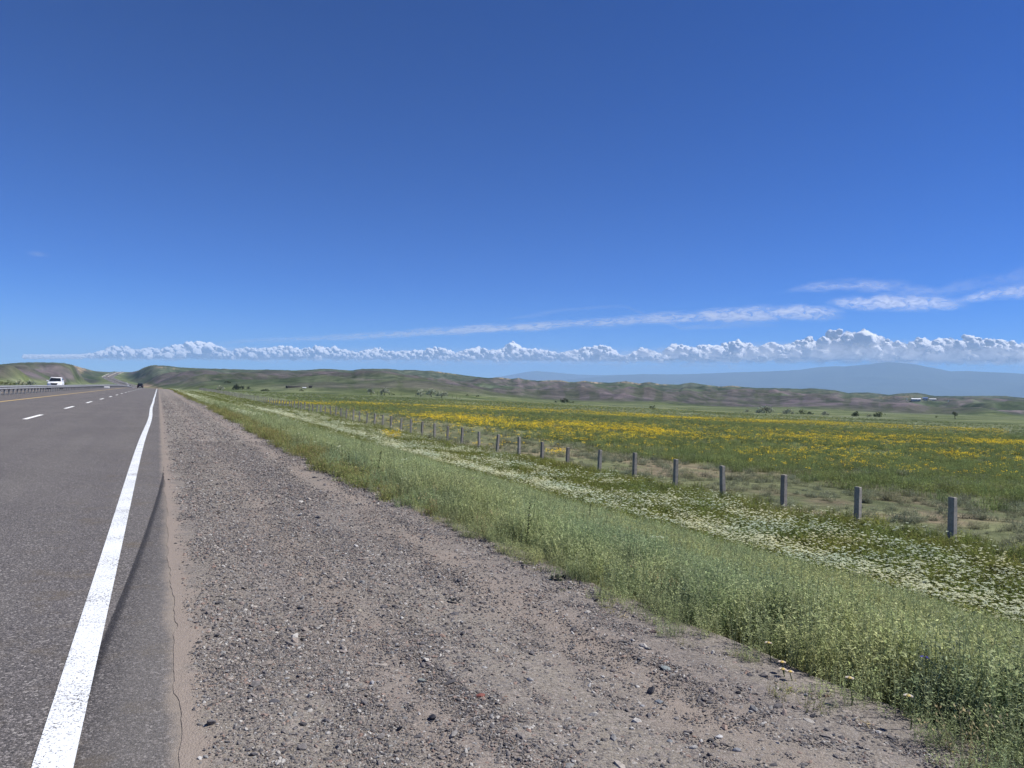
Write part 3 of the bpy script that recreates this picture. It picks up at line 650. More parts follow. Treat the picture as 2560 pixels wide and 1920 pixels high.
def in_view(x, y, z, m=420, top=-300):
    px, py, d = project(x, y, z); return (d > .3) & (px > -m) & (px < 2560+m) & (py < 1920+700) & (py > top)
def verge_edge(y): return 2.80+shoulder_wob(np.full_like(y, 3.15), y)+.22*(fbm(y/.55, y*0, 105, 3)-.5)-.24*np.exp(-(y/3.2)**2)
def put(name, x, y, protos, s0, s1, label, cat, dz=0, tilt=.08, dens=None, hs=(1, 1), size=None):
    if dens is not None: k = rng.random(len(x)) < dens; x, y = x[k], y[k]
    z = G(x, y)+dz; k = in_view(x, y, z); x, y, z = x[k], y[k], z[k]; n = len(x)
    rot = np.stack([rng.normal(0, tilt, n), rng.normal(0, tilt, n), rng.uniform(0, 6.283, n)], -1)
    s = rng.uniform(s0, s1, n)*(1 if size is None else size(x, y)); hh = rng.uniform(hs[0], hs[1], n)
    scatter(name, np.stack([x, y, z], -1), rot, np.stack([s, s, s*hh], -1), rng.integers(0, len(protos), n), protos, label, cat)
    print('scatter', name, n)
def cat_xy(*a): return np.concatenate([q[0] for q in a]), np.concatenate([q[1] for q in a])
# --- tall grey-green grass on the near bank
x, y = cat_xy(rand_area(9000, 2.6, 11.5, .5, 12), rand_area(9500, 2.6, 11.5, 12, 34), rand_area(5200, 2.8, 12, 34, 90))
e = verge_edge(y); pat = fbm(x/1.1, y/1.6, 501, 4); far = sm(24, 60, y)
d = sm(0, .28, x-e+.10)*(.35+.65*sm(.30, .48, pat))*(1-.75*sm(9.6, 11.6, x+1.2*(fbm(y/3, y*0, 503, 3)-.5)))*(1-far*.85*sm(.42, .55, fbm(x/2.2, y/16, 505, 3)))
d *= 1-.75*np.exp(-((x-e-.55)/.75)**2)*sm(8, 15, y)
put('grass', x, y, P_GRASS, .75, 1.2, 'dense grey-green grass on the bank beside the gravel', 'grass', dens=d, hs=(.8, 1.2), size=lambda x, y: (.42+.58*sm(0, .75, x-verge_edge(y)))*(.72+.5*fbm(x/1.3, y/1.3, 509, 3)))
# --- low yellow-green weeds along the edge of the gravel
x, y = cat_xy(rand_area(3200, 2.5, 6.5, .8, 14), rand_area(5500, 2.6, 7.5, 14, 45), rand_area(4200, 2.6, 9, 45, 160))
e = verge_edge(y); off = x-e
d = sm(-.16, .1, off)*np.maximum(np.exp(-(off/.42)**2)*.9, .85*np.exp(-((off-.5)/1.1)**2)*sm(9, 17, y))*sm(.28, .45, fbm(x/.8, y/1.2, 507, 3)); d = np.maximum(d, .08*(off > 0))*(.28+.72*sm(7, 14, y))
put('weeds', x, y, P_WEED, .7, 1.2, 'low yellow-green weeds along the edge of the gravel', 'weeds', dens=d, size=lambda x, y: .42+.58*sm(5, 12, y), hs=(.6, 1.0))
x, y = cat_xy(rand_area(260, 2.7, 9, .8, 14), rand_area(420, 2.7, 9, 14, 60)); off = x-verge_edge(y)
put('dry_grass', x, y, P_STRAW, .7, 1.15, 'straw-coloured dry grass stems in the bank', 'grass', dens=np.where(off > .1, .26, 0))
# --- leafy green plants and white flowers by the fence
x, y = cat_xy(rand_area(7000, 9.5, 20.5, 0, 40), rand_area(6500, 3.4, 20.5, 40, 130), rand_area(4000, 3.2, 20, 130, 330))
d = np.clip(sm(9.8, 12, x)+sm(45, 60, y)*.8, 0, 1)*(1-.8*sm(18.6, 20.4, x+2*(fbm(y/4, y*0, 511, 3)-.5)))*(.35+.65*sm(.35, .5, fbm(x/1.5, y/3, 513, 3)))
put('leafy_plants', x, y, P_LUSH, .75, 1.25, 'leafy green plants growing in front of the concrete posts', 'plants', dens=d)
def white_d(x, y):
    w = 1.2*(fbm(y/7, y*0, 521, 3)-.5); xx = x+w
    st = np.exp(-((xx-13.6)/.85)**2)*1.0*sm(.26, .46, fbm(x/.9, y/2.2, 522, 4))+(.42*np.exp(-((xx-15.9)/1.1)**2)+.16*np.exp(-((xx-18.4)/.8)**2)+.12*sm(12, 13, xx)*(1-sm(19, 20, xx)))*sm(.34, .54, fbm(x/1.2, y/2.6, 523, 4))
    fl = sm(26, 55, y)*(.85*np.exp(-((x-4.6)/1.3)**2)+.35*sm(3.2, 4, x)*(1-sm(10, 13, x)))*sm(.44, .58, fbm(x/1.6, y/9, 525, 3))
    nr = .50*np.exp(-((y-17)/6.5)**2)*np.exp(-((x-4.6)/1.2)**2)*sm(.45, .6, fbm(x/.8, y/1.2, 527, 3))+.02*(x > 3.4)*(x < 8)*sm(8, 14, y)
    return np.clip(np.maximum(np.maximum(st, fl), nr), 0, 1)
x, y = cat_xy(rand_area(17000, 11.5, 18, 3, 45), rand_area(12000, 11.5, 18, 45, 110), rand_area(14000, 3.2, 20, 3, 45), rand_area(19000, 3.2, 20, 45, 130), rand_area(14000, 3.2, 20, 130, 330))
put('white_flowers', x, y, P_UMBEL, .7, 1.1, 'white flat-topped wild flowers in a band along the foot of the bank', 'flowers', dens=white_d(x, y))
# --- the field behind the posts
def fan(n, r0, r1, a0, a1):
    r = np.sqrt(rng.uniform(r0*r0, r1*r1, n)); a = np.radians(rng.uniform(a0, a1, n)); return r*np.sin(a), r*np.cos(a)
x, y = cat_xy(fan(9000, 22, 70, 10, 64), fan(15000, 70, 170, 6, 64), fan(13000, 170, 420, 2, 64))
d = sm(27, 38, x+8*(fbm(y/9, y*0, 531, 3)-.5))*(.45+.55*sm(.38, .55, fbm(x/6, y/6, 533, 3)))
put('field_grass', x, y, P_FIELD, .8, 1.5, 'green grass of the wide field behind the posts', 'grass', dens=d)
x, y = cat_xy(fan(5200, 21, 60, 8, 64), fan(3800, 60, 150, 6, 64), fan(2200, 150, 430, 3, 64))
d = np.where(x > 19.6, np.clip(.30+.65*sm(.44, .60, fbm(x/3.2, y/4, 541, 3))*(1-.6*sm(36, 60, x)), 0, 1), 0)
put('sagebrush', x, y, P_SAGE, .7, 1.6, 'low grey sagebrush clumps on the bare ground behind the posts', 'bushes', dens=d, size=lambda x, y: .45+.75*fbm(x/2.1, y/2.1, 543, 3)+.25*sm(50, 110, y), hs=(.6, 1.15))
def yellow_d(x, y):
    px, py, _ = project(x, y, G(x, y)+.35)
    n = .5*fbm(x/2.2, y/2.2, 551, 4)+.5*fbm(x/9, y/9, 552, 3); n2 = fbm(x/22, y/22, 553, 3); v = np.zeros_like(x)
    def band(xs, ys, hw, amp, thr):
        c = np.interp(px, xs, ys); h = np.interp(px, xs, hw); a = np.interp(px, xs, amp, 0, amp[-1])
        return a*np.exp(-np.abs((py-c)/h)**2.4)*sm(thr, thr+.24, n)*(.4+.6*sm(.36, .52, n2))
    v = band([560, 640, 900, 1200, 1450, 1700, 2000, 2300, 2560], [1001, 1003, 1009, 1020, 1030, 1043, 1053, 1066, 1078], [2, 3, 4.5, 5, 4.5, 4.5, 5, 6, 8], [.4, 1, 1, .95, .9, 1, .9, .6, .6], .33)
    v = np.maximum(v, band([980, 1080, 1250, 1450, 1700, 2000, 2560], [1030, 1038, 1052, 1064, 1078, 1093, 1108], [4, 8, 11, 13, 13, 13, 14], [.2, .9, 1, 1, 1, 1, .85], .34))
    v = np.maximum(v, band([1150, 1400, 1650, 1900, 2200, 2560], [1062, 1085, 1104, 1116, 1132, 1150], [10, 16, 25, 30, 34, 38], [.0, .3, .55, .6, .6, .5], .40))
    v = np.where(x > 20.6, v, 0); v = np.maximum(v, .05*(x > 20.6)*((py > 1000) & (py < 1110) & (px > 700)))
    for qx, qy, w, h, a in ((1395, 1124, 26, 5, .9), (977, 1081, 20, 6, 1), (1192, 1102, 10, 4, .7), (1150, 1062, 12, 4, .3)):
        v = np.maximum(v, a*np.exp(-((px-qx)/w)**2-((py-qy)/h)**2))
    return v
x, y = cat_xy(fan(12000, 22, 60, 8, 64), fan(50000, 60, 130, 5, 64), fan(100000, 130, 300, 3, 60), fan(60000, 300, 460, 2, 50))
put('yellow_flowers', x, y, P_YELLOW, .5, 1.05, 'yellow wild flowers in bands across the green field', 'flowers', dens=yellow_d(x, y))

# --- loose gravel
def stone_mesh(seed, flat, sub=1, rough=.28):
    r = random.Random(seed); bm = bmesh.new(); bmesh.ops.create_icosphere(bm, subdivisions=sub, radius=.5)
    pl = [(Vector((r.gauss(0, 1), r.gauss(0, 1), r.gauss(0, .8))).normalized(), r.uniform(.26, .42)) for _ in range(7)]
    for v in bm.verts:
        for nrm, dd in pl:
            k = v.co.dot(nrm)
            if k > dd: v.co -= nrm*(k-dd)*.92
        v.co *= 1+rough*.25*(r.random()-.5); v.co.x *= 1.0+.35*(seed % 3); v.co.z *= flat
    me = bpy.data.meshes.new('stone'); bm.to_mesh(me); bm.free(); return me
def mat_stone(name, base=None):
    n = N(name)
    if base is None:
        o = n.n('ShaderNodeObjectInfo').outputs['Random']; cr = n.n('ShaderNodeValToRGB'); n.set(cr.inputs[0], o); e = cr.color_ramp; e.interpolation = 'LINEAR'
        for i, (p, c) in enumerate([(0, (.06, .058, .062)), (.2, (.12, .115, .12)), (.42, (.19, .175, .165)), (.62, (.235, .205, .18)), (.74, (.22, .225, .225)), (.84, (.26, .18, .145)), (.92, (.36, .34, .31)), (1, (.46, .45, .43))]):
            q = e.elements[i] if i < 2 else e.elements.new(p); q.position = p; q.color = (*c, 1)
        b = cr.outputs[0]
    else: b = base
    tc = n.n('ShaderNodeTexCoord').outputs['Object']
    c = n.mix(n.ramp(n.noise(5, 4, .6, tc), .3, .7), n.mix(1, b, (.8, .8, .8), 'MULTIPLY'), n.mix(1, b, (1.15, 1.14, 1.12), 'MULTIPLY'))
    return n.done(n.bsdf(c, .85, .25, normal=n.bump(n.noise(18, 3, .6, tc), .3, .02)))
M_STONE = mat_stone('stone_mix'); P_STONE = []
for i in range(12):
    me = stone_mesh(600+i, .45+.35*((i*37) % 10)/10); me.materials.append(M_STONE); P_STONE.append(me)
def shoulder_at(x, y): return shoulder_z(np.asarray(x, float), np.asarray(y, float))+.006
def gravel(n, y0, y1, s0, s1, mu):
    x, y = rand_area(n, .17, 3.3, y0, y1)
    d = .50+.50*sm(.36, .58, fbm(x/.45, y/.9, 561, 4)); tw = .5*(fbm(x*0+y/1.4, y*0, 565, 3)-.5); d *= (1-.75*np.exp(-((x-2.28+tw)/.24)**2))*(1-.45*np.exp(-((x-1.08+tw)/.22)**2)); d *= .06+.94*sm(.20, .40, x+.35*(fbm(x/.3, y/.5, 563, 4)-.5))
    d = np.where(x > 2.75, .9, d)*np.where(y0 >= 20, 1-.92*sm(30, 105, y), 1); k = rng.random(n) < d; x, y = x[k], y[k]
    z = np.where(x < 3.1, shoulder_at(np.minimum(x, 3.1), y), G(x, y)+.0); k = in_view(x, y, z, 260); x, y, z = x[k], y[k], z[k]
    s = np.clip(np.exp(rng.normal(math.log(mu), .48, len(x))), s0, s1)
    return x, y, z+s*.12, s
gs = [gravel(230000, 1.2, 4.2, .004, .028, .0068), gravel(150000, 4.2, 9, .005, .028, .0092), gravel(80000, 9, 20, .008, .036, .0132), gravel(40000, 20, 110, .018, .06, .028), gravel(900, 1.4, 8, .022, .05, .03), gravel(700, 8, 30, .03, .07, .042)]
X, Y, Zg, S = (np.concatenate([g[i] for g in gs]) for i in range(4)); n = len(X); print('gravel', n)
scatter('gravel', np.stack([X, Y, Zg], -1), np.stack([rng.normal(0, .35, n), rng.normal(0, .35, n), rng.uniform(0, 6.283, n)], -1),
        np.stack([S, S*rng.uniform(.7, 1.1, n), S*rng.uniform(.7, 1.1, n)], -1), rng.integers(0, 12, n), P_STONE, 'loose grey gravel stones on the road shoulder', 'gravel')

# ------------------------------------------------------------------ things
def ray_ground(px, py, z0=3., z1=6000.):
    "first ground point along the line of sight through a photograph pixel"
    d = px_dir(px, py); Z = np.geomspace(z0, z1, 900); P = d[None]*Z[:, None]; g = G(P[:, 0], P[:, 1]); k = np.where(P[:, 2]+CAMH < g)[0]
    k = k[0] if len(k) else len(Z)-1
    return float(P[k, 0]), float(P[k, 1]), float(g[k]), float(Z[k])
ORD = ['nearest', 'second', 'third', 'fourth', 'fifth', 'sixth', 'seventh', 'eighth', 'ninth', 'tenth', 'eleventh', 'twelfth', 'thirteenth', 'fourteenth', 'fifteenth', 'sixteenth', 'seventeenth', 'eighteenth', 'nineteenth', 'twentieth',
       'twenty-first', 'twenty-second', 'twenty-third', 'twenty-fourth', 'twenty-fifth', 'twenty-sixth', 'twenty-seventh', 'twenty-eighth', 'twenty-ninth', 'thirtieth']
# --- concrete fence posts
def mat_concrete():
    n = N('weathered_concrete'); tc = n.n('ShaderNodeTexCoord').outputs['Object']; oi = n.n('ShaderNodeObjectInfo').outputs['Random']
    b = n.mix(oi, (.285, .262, .232), (.405, .378, .336))
    c = n.mix(n.ramp(n.noise(9, 5, .65, tc), .35, .68), n.mix(1, b, (.72, .72, .72), 'MULTIPLY'), b)
    c = n.mix(n.ramp(n.noise(70, 3, .6, tc), .58, .72, 0, .5), c, (.12, .118, .115))
    return n.done(n.bsdf(c, .92, .2, normal=n.bump(n.noise(60, 4, .7, tc), .5, .004)))
M_CONC = mat_concrete()
def post_mesh(seed):
    r = random.Random(seed); bm = bmesh.new(); w, l, h = .07, .095, 1.20
    lv = [-.25, .15, .4, .65, .9, 1.1, h-.012, h]
    rings = []
    for i, z in enumerate(lv):
        k = 1-.06*max(z, 0)/h-(.10 if i == len(lv)-1 else 0)
        rings.append([bm.verts.new((sx*w*k+r.gauss(0, .0016), sy*l*k+r.gauss(0, .0016), z+(r.gauss(0, .003) if i >= 6 else 0))) for sx, sy in ((-1,-1),(1,-1),(1,1),(-1,1))])
    for a, b in zip(rings, rings[1:]):
        for k in range(4): bm.faces.new((a[k], a[(k+1) % 4], b[(k+1) % 4], b[k]))
    bm.faces.new(rings[-1]); bm.faces.new(rings[0][::-1])
    ed = [e for e in bm.edges if abs(e.verts[0].co.z-e.verts[1].co.z) > .05]
    bmesh.ops.bevel(bm, geom=ed, offset=.008, segments=1, affect='EDGES')
    for v in bm.verts:
        if r.random() < .10: v.co.x *= .93; v.co.y *= .95
    me = bpy.data.meshes.new('fence_post'); bm.to_mesh(me); bm.free(); me.materials.append(M_CONC); return me
PM = [post_mesh(800+i) for i in range(8)]
POSTS = []
for k in range(138):
    y = 13.05+3.03*k+rng.normal(0, .04); x = 20+rng.normal(0, .035)
    o = link('fence_post', PM[k % 8]); z = float(G(x, y)[0]); o.location = (x, y, z+rng.normal(0, .03) if k else z)
    o.rotation_euler = (rng.normal(0, .009), rng.normal(.006, .024), rng.normal(0, .06)); o.scale = (1, 1, 1+rng.normal(0, .035))
    POSTS.append((x, y, z))
    if k == 0: lab = 'nearest concrete fence post, rightmost of the row, bare soil behind it'
    elif k < 30: lab = ORD[k]+' concrete fence post from the right end of the row' + (', sagebrush behind it' if k < 4 else ', yellow flowers behind it' if k < 15 else ', closely set')
    else: lab = 'small pale concrete fence post in the far crowded half of the long row'
    tag(o, lab, 'fence post', 'concrete fence posts along the field')
wm = MB()
for hgt in (.25, .5, .75, 1.0):
    wm.tube([(x+.0, y, z+hgt) for x, y, z in POSTS], .0022, 3, False)
M_WIRE = plain('rusty_wire', (.17, .15, .14), .6, .3, .3)
tag(wm.build('fence_wire', M_WIRE), 'thin fence wires strung between the concrete posts', 'fence wire')

# --- guard rail in the median
M_GALV = plain('galvanised_steel', (.34, .345, .35), .5, .5, .35, .12, 3); M_GALD = plain('dull_steel', (.23, .233, .235), .6, .4, .2, .18, 3)
WPROF = [(0, .745), (.012, .75), (.045, .715), (.075, .685), (.075, .655), (.02, .60), (.02, .575), (.075, .52), (.075, .49), (.045, .46), (.012, .43), (0, .435)]
def rail_beam(sgn, y0, y1, step=4.):
    ys = np.arange(y0, y1+.1, step); V = []; 
    for y in ys:
        bx = RAIL_X+float(road_x(y)); bz = float(road_surf(RAIL_X, y))
        V += [(bx+sgn*(.075+d), y, bz+z) for d, z in WPROF]
    F = grid_faces(len(ys), len(WPROF)); F = F if sgn < 0 else F[:, ::-1].copy()
    return mesh_np('beam', np.array(V), F, M_GALV, False)
def rail_post():
    b = MB(); b.box(-.055, .055, -.075, .075, -.1, .70, .008); b.box(-.075, -.055, -.05, .05, .50, .68); b.box(.055, .075, -.05, .05, .50, .68)
    return b.mesh('post', M_GALD)
rail = tag(empty('guardrail', (RAIL_X, 62, float(road_surf(RAIL_X, 62)))), 'long steel guardrail on closely set posts between the two carriageways', 'guardrail')
def child(o, p):
    o.parent = p; o.matrix_parent_inverse = Matrix.Translation(-Vector(p.location)) if p.rotation_euler.z == 0 else Matrix(); return o
for sg in (1, -1): child(link('beam', rail_beam(sg, 22, 420)), rail)
pmh = rail_post()
for k in range(100):
    y = 62+2*k; o = link('post', pmh); o.location = (RAIL_X+float(road_x(y)), y, float(road_surf(RAIL_X, y))); child(o, rail)
rest = MB(); v0 = [v.co[:] for v in pmh.vertices]; f0 = [list(p.vertices) for p in pmh.polygons]
for y in list(np.arange(22, 61, 2.))+list(np.arange(262, 420, 2.)):
    bx, bz = RAIL_X+float(road_x(y)), float(road_surf(RAIL_X, y)); rest.add([(a+bx, b+y, c+bz) for a, b, c in v0], f0)
child(tag(rest.build('post', M_GALD), kind='stuff'), rail)
# --- pale barriers on the far bends
def far_rail(xs, y0, y1, label, name='guardrail'):
    ys = np.arange(y0, y1, 25.); b = MB()
    V = []
    for y in ys:
        bx = xs+float(road_x(y)); bz = float(road_surf(xs, y))
        V += [(bx-.15, y, bz), (bx-.1, y, bz+.85), (bx+.1, y, bz+.85), (bx+.15, y, bz)]
    return tag(link(name, mesh_np(name, np.array(V), grid_faces(len(ys), 4)[:, ::-1].copy(), M_PALE)), label, 'barrier')
M_PALE = plain('pale_concrete', (.58, .55, .47), .8, .2)
far_rail(-22.9, 1830, 2230, 'pale barrier along the outer left side of the far climbing bend', 'road_barrier')
far_rail(.6, 2180, 2420, 'short pale barrier on the right side of the road near the gap in the hills', 'road_barrier')
far_rail(-11, 1150, 2500, 'thin median barrier on the distant stretch of road climbing to the gap', 'road_barrier')

# --- vehicles
M_WCAR = plain('white_car_paint', (.82, .83, .84), .25, .6, 0, .02); M_BCAR = plain('black_car_paint', (.012, .012, .014), .2, .6, 0, .02)
M_GLASS = plain('dark_car_glass', (.012, .015, .018), .08, .7, 0, .05); M_BLK = plain('black_plastic', (.02, .02, .021), .6, .3); M_TYRE = plain('tyre_rubber', (.022, .021, .021), .85, .2)
M_RIM = plain('alloy_rim', (.45, .45, .46), .35, .5, .6); M_LAMP = plain('lamp_glass', (.75, .77, .8), .15, .6); M_RED = plain('red_lamp', (.12, .01, .01), .25, .5); M_PLATE = plain('number_plate', (.72, .72, .70), .5, .3)
def loft(secs):
    bm = bmesh.new(); R_ = [[bm.verts.new(p) for p in s] for s in secs]; n = len(R_[0])
    for a, b in zip(R_, R_[1:]):
        for k in range(n): bm.faces.new((a[k], a[(k+1) % n], b[(k+1) % n], b[k]))
    bm.faces.new(R_[0][::-1]); bm.faces.new(R_[-1]); bmesh.ops.recalc_face_normals(bm, faces=bm.faces[:]); return bm
def make_car(name, loc, rz, label, L, Wd, H, paint, suv=True):
    "front towards +y before turning"
    root = tag(empty(name, loc, rz), label, 'car', None)
    hw, hl = Wd/2, L/2; gc = .24 if suv else .17; belt = H*.655 if suv else H*.62; hood = H*.64 if suv else H*.60
    def ring(y, zb, zt, w, wt): return [(-w*.94, y, zb), (-w, y, zb+.16), (-w, y, zt-.16), (-wt, y, zt), (wt, y, zt), (w, y, zt-.16), (w, y, zb+.16), (w*.94, y, zb)]
    st = [(-hl, gc+.16, belt*.93, hw*.90, hw*.82), (-hl+.12, gc+.04, belt, hw*.97, hw*.90), (-hl*.5, gc, belt+.01, hw, hw*.93), (0, gc, belt, hw, hw*.93), (hl*.36, gc, belt-.01, hw, hw*.93),
          (hl*.50, gc, hood, hw, hw*.90), (hl*.86, gc, hood-.09, hw*.97, hw*.86), (hl-.06, gc+.05, hood-(.14 if suv else .22), hw*.94, hw*.84), (hl, gc+.12, hood-(.22 if suv else .34), hw*.90, hw*.80)]
    bm = loft([ring(*q) for q in st]); bmesh.ops.bevel(bm, geom=bm.edges[:], offset=.03, segments=2, affect='EDGES', clamp_overlap=True)
    # greenhouse
    yb0, yb1, yt0, yt1 = (-hl+.10, hl*.42, -hl+.42, hl*.02) if suv else (-hl+.42, hl*.42, -hl*.52, hl*.02)
    wb, wt_ = hw*.91, hw*.71; zt = H
    g = loft([[(-wb, yb1, belt-.05), (wb, yb1, belt-.05), (wb, yb0, belt-.05), (-wb, yb0, belt-.05)], [(-wt_-.03, yt1+.05, zt-.07), (wt_+.03, yt1+.05, zt-.07), (wt_+.03, yt0-.05, zt-.07), (-wt_-.03, yt0-.05, zt-.07)],
              [(-wt_+.05, yt1-.10, zt), (wt_-.05, yt1-.10, zt), (wt_-.05, yt0+.10, zt), (-wt_+.05, yt0+.10, zt)]])
    bmesh.ops.bevel(g, geom=g.edges[:], offset=.025, segments=2, affect='EDGES', clamp_overlap=True)
    m = MB(); m.bm(bm); m.bm(g); m.build('body', paint, root, True)
    if suv:
        q = MB()
        for sx in (-1, 1): q.tube([(sx*(wt_-.04), yt1-.1, zt+.03), (sx*(wt_-.04), yt0+.15, zt+.03)], .018, 6)
        q.build('roof_rail', M_RIM, root)
    def glass(nm, c0, c1, c2, c3, t0, t1, u0, u1, off):
        "quad on a greenhouse face between bottom edge c0-c1 and top edge c3-c2"
        c0, c1, c2, c3 = map(Vector, (c0, c1, c2, c3)); nn = (c1-c0).cross(c3-c0).normalized()*off
        P = lambda u, t: (c0.lerp(c1, u)).lerp(c3.lerp(c2, u), t)+nn
        q = MB(); a = [P(u0, t0), P(u1, t0), P(u1, t1), P(u0, t1)]; q.add([v for v in a]+[v-nn*.9 for v in a], [(0, 1, 2, 3), (0, 4, 5, 1), (1, 5, 6, 2), (2, 6, 7, 3), (3, 7, 4, 0)]); return q.build(nm, M_GLASS, root)
    zb_, zt2 = belt-.05, zt-.07; B = lambda sx, y: (sx*wb, y, zb_); T = lambda sx, y: (sx*(wt_+.03), y, zt2)
    glass('windscreen', B(1, yb1), B(-1, yb1), T(-1, yt1+.05), T(1, yt1+.05), .10, .93, .05, .95, .012)
    glass('rear_window', B(-1, yb0), B(1, yb0), T(1, yt0-.05), T(-1, yt0-.05), .16, .9, .09, .91, .012)
    for a, b in ((.04, .30), (.335, .62), (.655, .93)) if suv else ((.05, .46), (.50, .92)):
        glass('side_window', B(1, yb0), B(1, yb1), T(1, yt1+.05), T(1, yt0-.05), .13, .9, a, b, .012)
        glass('side_window', B(-1, yb1), B(-1, yb0), T(-1, yt0-.05), T(-1, yt1+.05), .13, .9, 1-b, 1-a, .012)
    q = MB(); gw = hw*.50; gz = .24 if suv else .40
    q.add([(-gw, hl+.012, hood-gz), (gw, hl+.012, hood-gz), (gw*.72, hl+.016, hood-gz-.28), (-gw*.72, hl+.016, hood-gz-.28), (-gw, hl-.08, hood-gz), (gw, hl-.08, hood-gz), (gw*.72, hl-.08, hood-gz-.28), (-gw*.72, hl-.08, hood-gz-.28)],
          [(0, 1, 2, 3), (0, 4, 5, 1), (1, 5, 6, 2), (2, 6, 7, 3), (3, 7, 4, 0)]); q.build('grille', M_BLK, root)
    for sx in (-1, 1):
        q = MB(); q.box(min(sx*hw*.56, sx*hw*.86), max(sx*hw*.56, sx*hw*.86), hl-.16, hl-.005, hood-gz-.10, hood-gz+.05, .02); q.build('headlight', M_LAMP, root)
        q = MB(); q.box(min(sx*hw*.66, sx*hw*.90), max(sx*hw*.66, sx*hw*.90), -hl-.012, -hl+.1, belt-.38, belt-.14, .02); q.build('tail_light', M_RED, root)
        q = MB(); q.box(min(sx*hw*.93, sx*(hw+.20)), max(sx*hw*.93, sx*(hw+.20)), hl*.33, hl*.33+.1, belt-.0, belt+.17, .03); q.build('wing_mirror', paint, root)
        for y in (hl*.60, -hl*.58):
            rr = H*.20; q = MB(); q.tube([(sx*(hw-.23), y, rr), (sx*(hw-.20), y, rr), (sx*(hw-.02), y, rr), (sx*(hw+.005), y, rr)], [rr*.9, rr, rr, rr*.93], 20); wl = q.build('wheel', M_TYRE, root, True)
            q = MB(); q.tube([(sx*(hw-.05), y, rr), (sx*(hw+.012), y, rr)], rr*.62, 14); q.build('rim', M_RIM, wl)
    q = MB(); q.box(-hw*.9, hw*.9, hl-.04, hl+.05, gc+.06, gc+.2, .02); q.build('front_bumper', M_BLK if suv else paint, root)
    q = MB(); q.box(-hw*.9, hw*.9, -hl-.06, -hl+.05, gc+.08, gc+.26, .02); q.build('rear_bumper', paint, root)
    for yy, nm in ((hl+.055, 1), (-hl-.065, -1)): q = MB(); q.box(-.26, .26, yy-.01, yy+.01, gc+.28 if nm < 0 else gc+.08, gc+.39 if nm < 0 else gc+.19); q.build('number_plate', M_PLATE, root)
    return root
make_car('white_car', (-14.75, 137, float(road_surf(-14.75, 137))), math.pi+.015, 'white off-road car coming towards the camera behind the guardrail', 4.9, 1.98, 1.92, M_WCAR)
make_car('black_car', (-5.35, 271, float(road_surf(-5.35, 271))), .0, 'small dark car driving away over the crest of the road', 4.4, 1.82, 1.52, M_BCAR, False)
for xs, y, lab in ((-15.5, 1128, 'tiny white car on the distant road just beyond the guardrail end'), (-17.5, 1905, 'tiny white car on the far left bend of the climbing road')):
    make_car('distant_car', (xs+float(road_x(y)), y, float(road_surf(xs, y))), math.pi, lab, 5.0, 2.1, 2.1, M_WCAR)

# --- small roadside things
def white_post(px, Z, h, label):
    x, y, _ = at(px, Z); z = float(G(x, y)[0]); b = MB(); b.tube([(0, 0, -.2), (0, 0, h)], [.22, .20], 8); o = b.build('roadside_post', M_PALEW); o.location = (x, y, z); tag(o, label, 'post')
M_PALEW = plain('white_plastic', (.80, .80, .78), .5, .3)
white_post(317.5, 1080, 3.9, 'tall thin white post beside the distant road, left of the dark car')
b = MB(); b.box(-.5, .5, -.6, .6, 0, .42, .05); o = b.build('road_block', M_PALEW); yb = 185; o.location = (RAIL_X+.75, yb, float(road_surf(RAIL_X+.75, yb))); tag(o, 'low white block at the foot of the guardrail far along', 'block')

# --- bushes and trees beyond
SILV, DARK, GRNB = (.36, .39, .31), (.085, .105, .055), (.20, .235, .12)
M_BARK = plain('bark', (.085, .07, .055), .9, .1)
def bush(px, Z, wpx, hpx, col, label, cat='bush', name='bush', trunk=.0, py=None, group='bushes and trees at the far edge of the field'):
    if py is not None: x, y, z, Z = ray_ground(px, py)
    else: x, y, z = at(px, Z)
    w, h = wpx*Z/FPX, hpx*Z/FPX; r = random.Random(int(px*7+Z)); root = tag(empty(name, (x, y, z)), label, cat, group)
    m = MB(); nt = 1 if trunk else 3
    for k in range(nt):
        a = r.random()*6.28; sp = w*.10 if trunk else w*.25; hh = h*(.62 if trunk else .6)
        m.tube([(r.gauss(0, .02)*w if trunk else math.cos(a)*w*.12, math.sin(a)*w*.1, -.15), (math.cos(a)*sp*.5, math.sin(a)*sp*.4, hh*.5), (math.cos(a)*sp, math.sin(a)*sp, hh)], [h*.045, h*.035, h*.015], 6)
        for q in range(3):
            a2 = r.random()*6.28; m.tube([(math.cos(a)*sp*.5, math.sin(a)*sp*.4, hh*.5), (math.cos(a2)*w*.28, math.sin(a2)*w*.22, h*r.uniform(.6, .85))], [h*.025, h*.008], 5)
    m.build('trunk', M_BARK, root)
    t = TB(); lumps = max(7, min(26, int(w*3)))
    for k in range(lumps):
        u = (k+r.random())/lumps; lx = (u-.5)*w*.84; prof = math.sqrt(max(.12, 1-(2*u-1)**2))
        lo = h*trunk; lz = lo+(h-lo)*r.uniform(.12, .80)*prof; ly = r.gauss(0, w*.10 if w > 2*h else w*.2); lr = (h-lo)*r.uniform(.17, .30)+.04*w/lumps
        cc = jit(r, col, .30)
        for q in range(34):
            d = Vector((r.gauss(0, 1), r.gauss(0, 1), r.gauss(0, 1))).normalized()*lr*r.random()**.4; c = Vector((lx, ly, max(lz, lr*.6)))+d
            s_ = lr*r.uniform(.22, .42); u_ = Vector((r.gauss(0, 1), r.gauss(0, 1), r.gauss(0, .6))).normalized(); v_ = u_.cross(Vector((r.gauss(0, 1), r.gauss(0, 1), r.gauss(0, 1)))).normalized()
            t.face([c-u_*s_, c+v_*s_*.6, c+u_*s_, c-v_*s_*.6], jit(r, cc, .2))
    o = link('crown', t.done('crown', M_CROWN)); o.parent = root
    return root
